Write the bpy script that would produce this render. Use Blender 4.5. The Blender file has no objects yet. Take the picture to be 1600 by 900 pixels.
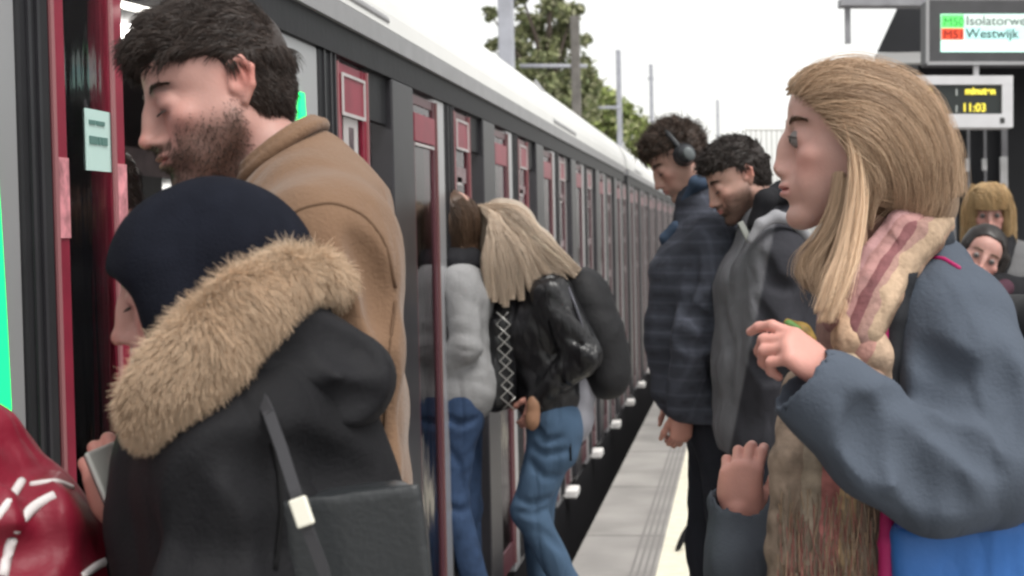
import bpy, math, random
import numpy as np
from mathutils import Vector, Matrix
random.seed(7)
RNG = np.random.default_rng(7)
S = bpy.context.scene
COL = S.collection
# ------------------------------------------------------------------ camera
FPX, CAMH = 2400.0, 1.5            # focal length in pixels of the 1600 px wide photo, eye height
_d = np.array([355/FPX, 85/FPX, 1.0]); _d /= np.linalg.norm(_d)   # the train direction (+Y) seen from the camera
_r = math.radians(1.2)
_u = np.array([-math.sin(_r), math.cos(_r), 0.0]); _u[2] = -(_u[0]*_d[0]+_u[1]*_d[1])/_d[2]; _u /= np.linalg.norm(_u)
_x = np.cross(_u, _d)              # right, up, away is left handed
MC = np.array([_x, _d, _u])        # (right, up, away) vector -> world vector
CP = np.array([0, 0, CAMH])
cd = bpy.data.cameras.new('camera'); cam = bpy.data.objects.new('camera', cd); COL.objects.link(cam)
cd.sensor_width = 36; cd.lens = FPX/1600*36; cd.clip_start = 0.05; cd.clip_end = 2000
Rm = Matrix([list(MC[:, 0]), list(MC[:, 1]), list(-MC[:, 2])]).transposed()
cam.matrix_world = Matrix.Translation(CP) @ Rm.to_4x4()
S.camera = cam
cd.dof.use_dof = True; cd.dof.focus_distance = 2.6; cd.dof.aperture_fstop = 8.0
# ------------------------------------------------------------------ light
SUN_EL, SUN_AZ = 62, 130
w = bpy.data.worlds.new('World'); S.world = w; w.use_nodes = True
nt = w.node_tree; bg = nt.nodes['Background']
sky = nt.nodes.new('ShaderNodeTexSky'); sky.sky_type = 'NISHITA'; sky.sun_disc = False
sky.sun_elevation = math.radians(SUN_EL); sky.sun_rotation = math.radians(SUN_AZ)
sky.dust_density = 1.5; sky.air_density = 1.0; sky.ozone_density = 0.6
hs = nt.nodes.new('ShaderNodeHueSaturation'); hs.inputs['Saturation'].default_value = 0.10
nt.links.new(sky.outputs[0], hs.inputs['Color']); wm_ = nt.nodes.new('ShaderNodeMix'); wm_.data_type = 'RGBA'; wm_.blend_type = 'MULTIPLY'; wm_.inputs[0].default_value = 1; wm_.inputs[7].default_value = (1, .985, .945, 1); nt.links.new(hs.outputs[0], wm_.inputs[6]); nt.links.new(wm_.outputs[2], bg.inputs[0])
bg.inputs[1].default_value = 0.15
sd = bpy.data.lights.new('sun', 'SUN'); sun = bpy.data.objects.new('sun', sd); COL.objects.link(sun)
sd.energy = 1.5; sd.angle = math.radians(25); sd.color = (1, 0.97, 0.92)
az, el = math.radians(SUN_AZ), math.radians(SUN_EL)
sv = Vector((math.sin(az)*math.cos(el), math.cos(az)*math.cos(el), math.sin(el)))
sun.rotation_euler = sv.to_track_quat('Z', 'Y').to_euler()
S.view_settings.view_transform = 'Standard'; S.view_settings.look = 'None'
S.view_settings.exposure = 0.68; S.view_settings.gamma = 1
S.render.engine = 'CYCLES'
S.cycles.max_bounces = 6; S.cycles.transparent_max_bounces = 12
S.cycles.use_denoising = True
S.cycles.filter_width = 2.4

# ------------------------------------------------------------------ helpers
def Wp(px, py, s, dz=0.0):
    """photo pixel at the depth where one metre spans s pixels (+dz metres further) -> world point"""
    z = FPX/s + dz
    v = np.array([(px-800)*z/FPX, (450-py)*z/FPX, z])
    return CP + MC @ v
def Dv(r, u, a):
    v = MC @ np.array([r, u, a], float); return v/np.linalg.norm(v)
def ray_x(px, py, X):
    v = MC @ np.array([(px-800)/FPX, (450-py)/FPX, 1.0]); t = (X-CP[0])/v[0]; return CP + v*t

MATS = {}
def mat(name, col, rough=0.7, metal=0.0, spec=0.35, bump=0.0, bscale=60, var=0.0, vscale=8, vcol=False, sss=0.0, emis=None, estr=0, coat=0, trans=0, stretch=None, sheen=0, fold=0.0, fs=9, weave=0):
    if name in MATS: return MATS[name]
    m = bpy.data.materials.new(name); m.use_nodes = True; n = m.node_tree; b = n.nodes['Principled BSDF']
    b.inputs['Base Color'].default_value = (*col, 1); b.inputs['Roughness'].default_value = rough
    b.inputs['Metallic'].default_value = metal; b.inputs['Specular IOR Level'].default_value = spec
    if coat: b.inputs['Coat Weight'].default_value = coat
    if sheen: b.inputs['Sheen Weight'].default_value = sheen; b.inputs['Sheen Roughness'].default_value = .5
    if sss:
        b.inputs['Subsurface Weight'].default_value = sss; b.inputs['Subsurface Radius'].default_value = (1, .35, .2)
        b.inputs['Subsurface Scale'].default_value = .012
    if emis: b.inputs['Emission Color'].default_value = (*emis, 1); b.inputs['Emission Strength'].default_value = estr
    src = None
    tc = n.nodes.new('ShaderNodeTexCoord')
    def vec():
        if not stretch: return tc.outputs['Object']
        mp = n.nodes.new('ShaderNodeMapping'); mp.inputs['Scale'].default_value = stretch
        n.links.new(tc.outputs['Object'], mp.inputs[0]); return mp.outputs[0]
    if vcol:
        a = n.nodes.new('ShaderNodeAttribute'); a.attribute_name = 'Col'; src = a.outputs['Color']
    if var:
        no = n.nodes.new('ShaderNodeTexNoise'); no.inputs['Scale'].default_value = vscale; no.inputs['Detail'].default_value = 5
        n.links.new(vec(), no.inputs[0])
        mr = n.nodes.new('ShaderNodeMapRange'); mr.inputs[1].default_value = .3; mr.inputs[2].default_value = .7
        mr.inputs[3].default_value = 1-var; mr.inputs[4].default_value = 1+var
        n.links.new(no.outputs[0], mr.inputs[0])
        mx = n.nodes.new('ShaderNodeVectorMath'); mx.operation = 'SCALE'
        if src: n.links.new(src, mx.inputs[0])
        else: mx.inputs[0].default_value = col
        n.links.new(mr.outputs[0], mx.inputs['Scale']); src = mx.outputs[0]
    if src: n.links.new(src, b.inputs['Base Color'])
    if bump:
        no = n.nodes.new('ShaderNodeTexNoise'); no.inputs['Scale'].default_value = bscale; no.inputs['Detail'].default_value = 6
        n.links.new(vec(), no.inputs[0])
        bp = n.nodes.new('ShaderNodeBump'); bp.inputs['Strength'].default_value = 1; bp.inputs['Distance'].default_value = bump
        n.links.new(no.outputs[0], bp.inputs['Height']); n.links.new(bp.outputs[0], b.inputs['Normal'])
        if fold:      # sharp creases of cloth, two sizes
            prev = bp
            for sc_, am in ((fs*.8, 1.1), (fs*2.1, .22)):
                f = n.nodes.new('ShaderNodeTexNoise'); f.inputs['Scale'].default_value = sc_; f.inputs['Detail'].default_value = 1.5; f.inputs['Distortion'].default_value = .7
                mp2 = n.nodes.new('ShaderNodeMapping'); mp2.inputs['Scale'].default_value = (1, 1, .42); mp2.inputs['Rotation'].default_value = (.5, .4, 0)
                n.links.new(tc.outputs['Object'], mp2.inputs[0]); n.links.new(mp2.outputs[0], f.inputs[0])
                s1 = n.nodes.new('ShaderNodeMath'); s1.operation = 'SUBTRACT'; s1.inputs[1].default_value = .5; n.links.new(f.outputs[0], s1.inputs[0])
                s2 = n.nodes.new('ShaderNodeMath'); s2.operation = 'MULTIPLY_ADD'; s2.inputs[2].default_value = .0007; n.links.new(s1.outputs[0], s2.inputs[0]); n.links.new(s1.outputs[0], s2.inputs[1])
                s3 = n.nodes.new('ShaderNodeMath'); s3.operation = 'POWER'; s3.inputs[1].default_value = .5; n.links.new(s2.outputs[0], s3.inputs[0])
                b2 = n.nodes.new('ShaderNodeBump'); b2.inputs['Strength'].default_value = 1; b2.inputs['Distance'].default_value = fold*am*5.5
                n.links.new(s3.outputs[0], b2.inputs['Height']); n.links.new(prev.outputs[0], b2.inputs['Normal']); prev = b2
            n.links.new(prev.outputs[0], b.inputs['Normal'])
    MATS[name] = m; return m

def link_mesh(name, V, F, m, parent=None, smooth=True, vc=None, F3=None):
    me = bpy.data.meshes.new(name)
    V = np.asarray(V, np.float32)
    off = np.array(parent.location, np.float32) if parent is not None and parent.type == 'EMPTY' else (
        np.array(parent['_o'], np.float32) if parent is not None else np.zeros(3, np.float32))
    if isinstance(F, np.ndarray):
        k = F.shape[1]
        me.vertices.add(len(V)); me.vertices.foreach_set('co', (V-off).ravel())
        me.loops.add(F.size); me.loops.foreach_set('vertex_index', F.ravel().astype(np.int32))
        me.polygons.add(len(F)); me.polygons.foreach_set('loop_start', np.arange(0, F.size, k, dtype=np.int32))
        me.update(calc_edges=True)
    else:
        me.from_pydata((V-off).tolist(), [], F); me.update()
    if smooth: me.polygons.foreach_set('use_smooth', np.ones(len(me.polygons), bool))
    if vc is not None:
        ca = me.color_attributes.new('Col', 'FLOAT_COLOR', 'POINT')
        c = np.ones((len(V), 4), np.float32); c[:, :3] = vc; ca.data.foreach_set('color', c.ravel())
    me.materials.append(m)
    o = bpy.data.objects.new(name, me); COL.objects.link(o)
    o['_o'] = [float(t) for t in off]
    if parent is not None: o.parent = parent
    return o
def thing(name, label, cat, loc, group=None):
    o = bpy.data.objects.new(name, None); COL.objects.link(o); o.location = [float(t) for t in loc]
    o.empty_display_size = .1
    o['label'] = label; o['category'] = cat
    if group: o['group'] = group
    return o
def tag(o, label=None, cat=None, kind=None, group=None):
    for k, v in (('label', label), ('category', cat), ('kind', kind), ('group', group)):
        if v: o[k] = v
    return o
class MB:
    """collects boxes, prisms and tubes into one mesh"""
    def __init__(s): s.V = []; s.F = []
    def add(s, V, F):
        b = len(s.V); s.V += [tuple(map(float, v)) for v in V]; s.F += [tuple(i+b for i in f) for f in F]; return s
    def hexa(s, P): return s.add(P, [(0,3,2,1),(4,5,6,7),(0,1,5,4),(1,2,6,5),(2,3,7,6),(3,0,4,7)])
    def box(s, x0, x1, y0, y1, z0, z1):
        return s.hexa([(x0,y0,z0),(x1,y0,z0),(x1,y1,z0),(x0,y1,z0),(x0,y0,z1),(x1,y0,z1),(x1,y1,z1),(x0,y1,z1)])
    def obox(s, c, ax, h):
        c = np.array(c); a = [np.array(ax[i])*h[i] for i in range(3)]
        return s.hexa([c+a[0]*i+a[1]*j+a[2]*k for k in (-1, 1) for i, j in ((-1,-1),(1,-1),(1,1),(-1,1))])
    def tube(s, pts, rad, n=10):
        pts = [np.array(p, float) for p in pts]; rad = rad if hasattr(rad, '__len__') else [rad]*len(pts); V = []
        for i, p in enumerate(pts):
            t = pts[min(i+1, len(pts)-1)]-pts[max(i-1, 0)]; t /= np.linalg.norm(t)
            a = np.cross(t, (0, 0, 1) if abs(t[2]) < .9 else (1, 0, 0)); a /= np.linalg.norm(a); b = np.cross(t, a)
            V += [p+rad[i]*(math.cos(2*math.pi*k/n)*a+math.sin(2*math.pi*k/n)*b) for k in range(n)]
        F = [(i*n+k, i*n+(k+1) % n, (i+1)*n+(k+1) % n, (i+1)*n+k) for i in range(len(pts)-1) for k in range(n)]
        F += [tuple(range(n))[::-1], tuple(range((len(pts)-1)*n, len(pts)*n))]
        return s.add(V, F)
    def prism(s, prof, y0, y1):
        """closed (x, z) profile swept along y"""
        n = len(prof); V = [(x, y, z) for y in (y0, y1) for x, z in prof]
        return s.add(V, [(k, (k+1) % n, n+(k+1) % n, n+k) for k in range(n)]+[tuple(range(n))[::-1], tuple(range(n, 2*n))])
    def build(s, name, m, parent=None, smooth=False, bevel=0):
        o = link_mesh(name, s.V, s.F, m, parent, smooth)
        if bevel:
            md = o.modifiers.new('bevel', 'BEVEL'); md.width = bevel; md.segments = 2; md.limit_method = 'ANGLE'
        return o

# ------------------------------------------------------------------ implicit surface sculpting
def frame(fwd, up):
    f = np.array(fwd, float); f /= np.linalg.norm(f); u = np.array(up, float); u -= f*(u@f); u /= np.linalg.norm(u)
    return np.array([np.cross(f, u), f, u])          # rows: right, forward, up
class Sculpt:
    def __init__(s, vox): s.vox = vox; s.ops = []; s.dis = []; s.fr = np.eye(3); s.o = np.zeros(3)
    def local(s, o, fr): s.o = np.array(o, float); s.fr = fr; return s
    def L(s, p): return s.o + np.array(p, float) @ s.fr
    def cone(s, p0, r0, p1, r1, k=.01, sub=False):
        p0, p1 = s.L(p0), s.L(p1); r = max(r0, r1)+k
        s.ops.append(('c', np.minimum(p0, p1)-r, np.maximum(p0, p1)+r, (p0, r0, p1, r1), k, sub)); return s
    def chain(s, pts, rads, k=.01, sub=False):
        for i in range(len(pts)-1): s.cone(pts[i], rads[i], pts[i+1], rads[i+1], k, sub)
        return s
    def ell(s, c, r, k=.01, sub=False, fr=None):
        c = s.L(c); R = (np.array(fr) @ s.fr) if fr is not None else s.fr
        e = np.sqrt((R**2*np.array(r)[:, None]**2).sum(0))+k
        s.ops.append(('e', c-e, c+e, (c, np.array(r, float), R), k, sub)); return s
    def box(s, c, h, rd=.01, k=.005, sub=False, fr=None):
        c = s.L(c); R = (np.array(fr) @ s.fr) if fr is not None else s.fr
        e = (np.abs(R)*np.array(h)[:, None]).sum(0)+k+rd
        s.ops.append(('b', c-e, c+e, (c, np.array(h, float), R, rd), k, sub)); return s
    def disp(s, fn): s.dis.append(fn); return s
    def mesh(s):
        v = s.vox; lo = np.min([o[1] for o in s.ops if not o[5]], 0)-2*v; hi = np.max([o[2] for o in s.ops if not o[5]], 0)+2*v
        n = np.ceil((hi-lo)/v).astype(int)+1
        ax = [(lo[i]+v*np.arange(n[i])).astype(np.float32) for i in range(3)]
        F = np.full(n, .08, np.float32)
        for t, a, b, pr, k, sub in s.ops:
            i0 = np.clip(np.floor((a-lo)/v).astype(int)-1, 0, n); i1 = np.clip(np.ceil((b-lo)/v).astype(int)+2, 0, n)
            if (i1 <= i0).any(): continue
            sl = tuple(slice(i0[i], i1[i]) for i in range(3))
            X, Y, Z = np.meshgrid(ax[0][sl[0]], ax[1][sl[1]], ax[2][sl[2]], indexing='ij', sparse=True)
            if t == 'c':
                p0, r0, p1, r1 = pr; d = p1-p0; L2 = max(d@d, 1e-9)
                h = np.clip(((X-p0[0])*d[0]+(Y-p0[1])*d[1]+(Z-p0[2])*d[2])/L2, 0, 1)
                D = np.sqrt((X-p0[0]-h*d[0])**2+(Y-p0[1]-h*d[1])**2+(Z-p0[2]-h*d[2])**2)-(r0+(r1-r0)*h)
            else:
                c, r, R = pr[:3]; x, y, z = X-c[0], Y-c[1], Z-c[2]
                l = [x*R[i, 0]+y*R[i, 1]+z*R[i, 2] for i in range(3)]
                if t == 'e':
                    k0 = np.sqrt(sum((l[i]/r[i])**2 for i in range(3))); k1 = np.sqrt(sum((l[i]/r[i]**2)**2 for i in range(3)))+1e-6
                    D = k0*(k0-1)/k1
                    D = np.where(k0 < .3, -r.min()*.7, D)
                else:
                    q = [np.abs(l[i])-r[i]+pr[3] for i in range(3)]
                    D = np.sqrt(sum(np.maximum(t_, 0)**2 for t_ in q))+np.minimum(np.maximum(np.maximum(q[0], q[1]), q[2]), 0)-pr[3]
            G = F[sl]
            if sub:
                D = -D; h = np.maximum(k-np.abs(G-D), 0)/k; F[sl] = np.maximum(G, D)+h*h*k*.25
            else:
                h = np.maximum(k-np.abs(G-D), 0)/k; F[sl] = np.minimum(G, D)-h*h*k*.25
        if s.dis:
            m = np.abs(F) < .04; I = np.argwhere(m); P = lo+I*v; dd = np.zeros(len(I), np.float32)
            for fn in s.dis: dd += fn(P)
            F[m] += dd
        return nets(F, lo, v)
def nets(F, lo, v):
    ins = F < 0
    c = sum(ins[i:ins.shape[0]-1+i, j:ins.shape[1]-1+j, k:ins.shape[2]-1+k].astype(np.int8) for i in (0, 1) for j in (0, 1) for k in (0, 1))
    act = (c > 0) & (c < 8); I = np.argwhere(act); idx = np.full(act.shape, -1, np.int32); idx[act] = np.arange(len(I))
    val = {}
    for q in [(i, j, k) for i in (0, 1) for j in (0, 1) for k in (0, 1)]:
        val[q] = F[I[:, 0]+q[0], I[:, 1]+q[1], I[:, 2]+q[2]]
    acc = np.zeros((len(I), 3)); cnt = np.zeros(len(I))
    for q in val:
        for a in range(3):
            if q[a] == 0:
                q2 = list(q); q2[a] = 1; A, B = val[q], val[tuple(q2)]; m = (A < 0) != (B < 0)
                t = np.where(m, A/np.where(m, A-B, 1), 0); p = np.tile(np.array(q, float), (len(I), 1)); p[:, a] += t
                acc += p*m[:, None]; cnt += m
    V = lo+(I+acc/np.maximum(cnt, 1)[:, None])*v
    Q = []
    for a in range(3):
        b, c_ = (a+1) % 3, (a+2) % 3
        sA = [slice(None)]*3; sB = [slice(None)]*3; sA[a] = slice(0, -1); sB[a] = slice(1, None)
        A, B = ins[tuple(sA)], ins[tuple(sB)]; E = np.argwhere(A != B)
        ok = (E[:, b] > 0) & (E[:, c_] > 0) & (E[:, b] < ins.shape[b]-1) & (E[:, c_] < ins.shape[c_]-1); E = E[ok]
        fl = A[E[:, 0], E[:, 1], E[:, 2]]
        def g(db, dc):
            e = E.copy(); e[:, b] += db; e[:, c_] += dc; return idx[e[:, 0], e[:, 1], e[:, 2]]
        q = np.stack([g(-1, -1), g(0, -1), g(0, 0), g(-1, 0)], 1); q[~fl] = q[~fl][:, ::-1]; Q.append(q)
    return V, np.concatenate(Q).astype(np.int32)
def merge(*parts):
    V = []; F = []; n = 0
    for v, f in parts: V.append(v); F.append(f+n); n += len(v)
    return np.concatenate(V), np.concatenate(F)
def crease(s, P, paths, r=.007, k=.028, sink=.0):
    """press folds into a garment along lines given in photo coordinates, laid on its surface"""
    from mathutils.bvhtree import BVHTree
    V, F = s.mesh(); bt = BVHTree.FromPolygons([tuple(v) for v in V], [tuple(int(i) for i in f) for f in F])
    for pts in paths:
        out = []; n = 3*len(pts)
        for q in np.linspace(0, len(pts)-1, n):
            i = min(int(q), len(pts)-2); x, y = [pts[i][j]+(pts[i+1][j]-pts[i][j])*(q-i) for j in (0, 1)]
            a, b = P(x, y, -.5), P(x, y, .5); hit = bt.ray_cast(Vector(a), Vector(b-a).normalized())
            if hit[0] is not None and (not out or np.linalg.norm(np.array(hit[0])-out[-1]) < .1): out.append(np.array(hit[0]))
        if len(out) > 2:
            t = np.linspace(0, 1, len(out)); rr = r*np.sin(np.pi*np.clip(t*.9+.05, 0, 1))**.7; s.chain(out, list(rr), k, True)
def to_px(V):
    v = (V-CP) @ MC; return 800+FPX*v[:, 0]/v[:, 2], 450-FPX*v[:, 1]/v[:, 2]
def ring(c, ax, r, e=None, n=18, a0=0, a1=2*math.pi):
    ax = np.array(ax, float); ax /= np.linalg.norm(ax); a = np.cross(ax, (.1, .2, .97) if abs(ax[2]) < .9 else (1, 0, 0)); a /= np.linalg.norm(a); b = np.cross(ax, a)
    return [np.array(c)+r*(math.cos(t)*a+math.sin(t)*b) for t in np.linspace(a0, a1, n)]
def wrinkle(amp, scale, axis=(0, 0, 1), seed=0, aniso=.35):
    r = np.random.default_rng(seed); ax = np.array(axis, float); ax /= np.linalg.norm(ax)
    ks = []
    for i in range(5):
        d = r.normal(size=3); d /= np.linalg.norm(d); d = d*aniso+ax*(1-aniso)*r.choice([-1, 1]); d /= np.linalg.norm(d)
        ks.append((d*scale*(1+.8*i/3), r.normal(size=3)*scale*.5, r.uniform(0, 6, 2)))
    def fn(P):
        o = 0
        for i, (k, q, ph) in enumerate(ks):      # folds running along the cloth, fading in and out
            t = np.sin(P@k*.9+ph[0]+1.8*np.sin(P@q*.7+ph[1])); m = .5+.5*np.sin(P@q*.5+ph[1]*2)
            o = o+m*(np.abs(t)**4-.3)/(1+i*.4)
        return (amp*.5*o).astype(np.float32)
    return fn
def strands(paths, rad, name, m, parent, base=(.1, .08, .06), var=.25, tip=.25, colors=None):
    """paths N,K,3 -> one mesh of thin three-sided tapering hairs"""
    N, K = paths.shape[:2]
    t = np.gradient(paths, axis=1); t /= np.linalg.norm(t, axis=2, keepdims=True)+1e-9
    ref = RNG.normal(size=(N, 1, 3)); a = np.cross(t, ref); a /= np.linalg.norm(a, axis=2, keepdims=True)+1e-9; b = np.cross(t, a)
    rr = (np.asarray(rad)*np.ones(N))[:, None]*np.linspace(1, tip, K)[None]
    V = np.stack([paths+rr[..., None]*(math.cos(q)*a+math.sin(q)*b) for q in (0, 2.094, 4.189)], 2).reshape(-1, 3)
    i = np.arange(N)[:, None, None]*K*3+np.arange(K-1)[None, :, None]*3; k = np.arange(3)[None, None]
    F = np.stack([i+k, i+(k+1) % 3, i+3+(k+1) % 3, i+3+k], -1).reshape(-1, 4)
    if colors is None: colors = np.array(base)[None]*(1+var*RNG.normal(size=(N, 1)))
    vc = np.repeat(np.clip(colors, .004, .95), K*3, 0)
    return link_mesh(name, V, F, m, parent, vc=vc)
# ------------------------------------------------------------------ the platform and the track bed
EDGE, TX = -0.785, -1.05          # platform edge and train side, x in metres
conc = mat('concrete slab', (.33, .315, .30), .85, var=.12, vscale=3.5, bump=.0012, bscale=140)
def groove_mat():
    m = mat('platform slabs', (.33, .315, .300), .85, var=.17, vscale=2.6, bump=.001, bscale=120)
    n = m.node_tree; b = n.nodes['Principled BSDF']; src = b.inputs['Base Color'].links[0].from_socket
    tc = n.nodes.new('ShaderNodeTexCoord'); br = n.nodes.new('ShaderNodeTexBrick')
    mp = n.nodes.new('ShaderNodeMapping'); mp.inputs['Scale'].default_value = (1/.9, 1/1.5, 1); mp.inputs['Location'].default_value = (.2, .9, 0)
    n.links.new(tc.outputs['Object'], mp.inputs[0]); n.links.new(mp.outputs[0], br.inputs[0])
    br.offset = 0; br.inputs['Scale'].default_value = 1; br.inputs['Mortar Size'].default_value = .007; br.inputs['Brick Width'].default_value = 1; br.inputs['Row Height'].default_value = 1
    br.inputs['Mortar'].default_value = (.45, .45, .45, 1); br.inputs['Color1'].default_value = (1, 1, 1, 1); br.inputs['Color2'].default_value = (.93, .93, .94, 1)
    mx = n.nodes.new('ShaderNodeMix'); mx.data_type = 'RGBA'; mx.blend_type = 'MULTIPLY'; mx.inputs[0].default_value = 1
    n.links.new(src, mx.inputs[6]); n.links.new(br.outputs[0], mx.inputs[7]); n.links.new(mx.outputs[2], b.inputs['Base Color'])
    return m
tag(MB().box(EDGE, 9, -4, 90, -.9, 0).build('platform', groove_mat()), kind='structure')
tag(MB().box(-60, EDGE-.001, -40, 400, -1.3, -1.25).box(9.001, 60, -40, 400, -1.3, -1.25).build('ground', mat('ballast', (.09, .08, .07), .95, var=.3, vscale=30, bump=.02, bscale=20)), kind='structure')
g = MB()
for i in range(4): g.box(-.505+i*.03, -.495+i*.03, -4, 90, 0, .005)
tag(g.build('tactile_ribs', mat('rib', (.23, .22, .215), .8)), kind='structure')
tag(MB().box(-.388, -.235, -4, 90, 0, .004).build('platform_line', mat('line paint', (.80, .76, .62), .6, var=.12, vscale=20)), kind='structure')
# ------------------------------------------------------------------ the metro train
silver = mat('brushed grey', (.54, .54, .56), .32, metal=.55, var=.04, vscale=2)
white = mat('white roof', (.82, .82, .80), .35, var=.04, vscale=2)
cornice = mat('grey cornice', (.30, .30, .31), .4, var=.1)
black = mat('black rubber', (.014, .014, .017), .5, var=.2, bump=.001, bscale=30)
dark = mat('dark post', (.032, .031, .036), .35, var=.15)
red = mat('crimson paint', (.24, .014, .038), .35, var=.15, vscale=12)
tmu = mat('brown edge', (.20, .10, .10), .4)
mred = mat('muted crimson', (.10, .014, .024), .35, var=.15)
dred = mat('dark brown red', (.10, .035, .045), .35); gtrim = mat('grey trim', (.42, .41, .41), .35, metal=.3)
redl = mat('pink edge', (.32, .13, .14), .4)
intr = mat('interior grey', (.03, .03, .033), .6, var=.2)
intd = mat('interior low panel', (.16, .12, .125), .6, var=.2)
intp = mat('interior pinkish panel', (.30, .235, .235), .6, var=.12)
led = mat('green led', (.02, .9, .25), .4, emis=(0, 1, .16), estr=1.1)
wmark = mat('white marks', (.52, .49, .49), .5, var=.1)
step = mat('white step', (.82, .8, .78), .6, var=.12, vscale=30)
def glassmat():
    m = bpy.data.materials.new('door glass'); m.use_nodes = True; n = m.node_tree; n.nodes.clear()
    o = n.nodes.new('ShaderNodeOutputMaterial'); mix = n.nodes.new('ShaderNodeMixShader'); t = n.nodes.new('ShaderNodeBsdfTransparent')
    gl = n.nodes.new('ShaderNodeBsdfGlossy'); gl.inputs['Roughness'].default_value = .06; fr = n.nodes.new('ShaderNodeFresnel'); fr.inputs['IOR'].default_value = 1.36
    t.inputs[0].default_value = (.95, .97, .96, 1); gl.inputs[0].default_value = (.8, .78, .8, 1)
    no = n.nodes.new('ShaderNodeTexNoise'); no.inputs['Scale'].default_value = 2.5; bp = n.nodes.new('ShaderNodeBump'); bp.inputs['Distance'].default_value = .004
    n.links.new(no.outputs[0], bp.inputs['Height']); n.links.new(bp.outputs[0], gl.inputs['Normal'])
    n.links.new(fr.outputs[0], mix.inputs[0]); n.links.new(t.outputs[0], mix.inputs[1]); n.links.new(gl.outputs[0], mix.inputs[2]); n.links.new(mix.outputs[0], o.inputs[0])
    return m
glass = glassmat()
train = thing('metro_train', 'long metro train with white roof and red framed doors open at the platform', 'metro train', (-2.4, 20, 0))
Y0, Y1 = -3.0, 62.0
HD = 2.05
# roof: rounded shoulder over a grey cornice, one seam box where two cars meet
def arc(n=10):
    return [(-1.02-.30*(1-math.cos(a)), 2.13+.31*math.sin(a)) for a in [i*math.pi/2/n for i in range(n+1)]]
car_ends = [-3.0, 14.2, 31.5, 48.8, 62.0]
roof_p = arc()+[(-2.4, 2.55), (-3.48, 2.44), (-3.78, 2.13)]
for i in range(4):
    a, b = car_ends[i]+(.22 if i else 0), car_ends[i+1]-.22
    MB().prism(roof_p, a, b).build('roof', white, train, smooth=False)
    q = arc(10)
    MB().prism([(x-.05, z-.03) for x, z in roof_p], b, b+.44).build('car_joint', mat('joint grey', (.22, .22, .24), .6), train)
    MB().box(-1.06, -1.015, a, b, HD+.02, 2.125).build('cornice', cornice, train)
    MB().box(-1.055, -1.028, a, b, HD-.06, HD+.02).build('gutter', black, train)
    for yy in ((a+.9, b-1.6) if i else (3.3, 8.6)):  # added grey wedges stand for reflections on the curved roof
        MB().hexa([(-1.05,yy,2.13),(-1.05,yy+1.2,2.13),(-1.25,yy+1.1,2.13),(-1.25,yy,2.13),(-1.012,yy,2.15),(-1.012,yy+1.2,2.15),(-1.12,yy+1.1,2.32),(-1.12,yy,2.40)]).build('roof_reflection', mat('reflection grey', (.33, .33, .34), .5, var=.15), train, bevel=.01)
# inside
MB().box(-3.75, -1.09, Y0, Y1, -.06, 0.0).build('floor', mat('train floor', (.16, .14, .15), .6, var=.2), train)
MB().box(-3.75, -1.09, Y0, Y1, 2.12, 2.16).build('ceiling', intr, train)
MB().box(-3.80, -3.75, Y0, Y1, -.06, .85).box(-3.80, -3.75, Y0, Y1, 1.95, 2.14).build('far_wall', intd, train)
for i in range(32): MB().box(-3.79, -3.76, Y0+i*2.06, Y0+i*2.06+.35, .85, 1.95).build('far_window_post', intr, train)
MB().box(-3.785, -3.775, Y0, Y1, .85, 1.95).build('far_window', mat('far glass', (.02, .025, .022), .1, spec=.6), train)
for i in range(16):
    y = .6+i*2.9
    sb = MB().box(-3.7, -3.15, y, y+.95, .38, .47).box(-3.7, -3.15, y+.95, y+1.02, .38, 1.1)
    sb.build('seat', mat('seat cover', (.06, .05, .07), .8), train, bevel=.02)
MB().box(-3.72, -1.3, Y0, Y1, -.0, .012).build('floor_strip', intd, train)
for i in range(10):
    MB().tube([(-1.65, 1.2+i*1.65, 0.01), (-1.65, 1.2+i*1.65, 2.12)], .017).build('handrail', mat('steel', (.55, .55, .56), .3, metal=.8), train, smooth=True)
for i in range(9): MB().box(-1.72, -1.58, 1.9+i*2.2, 3.1+i*2.2, 2.09, 2.118).build('ceiling_lamp', mat('lamp tube', (.9, .9, .88), .5, emis=(1, .97, .92), estr=16), train)
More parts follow.
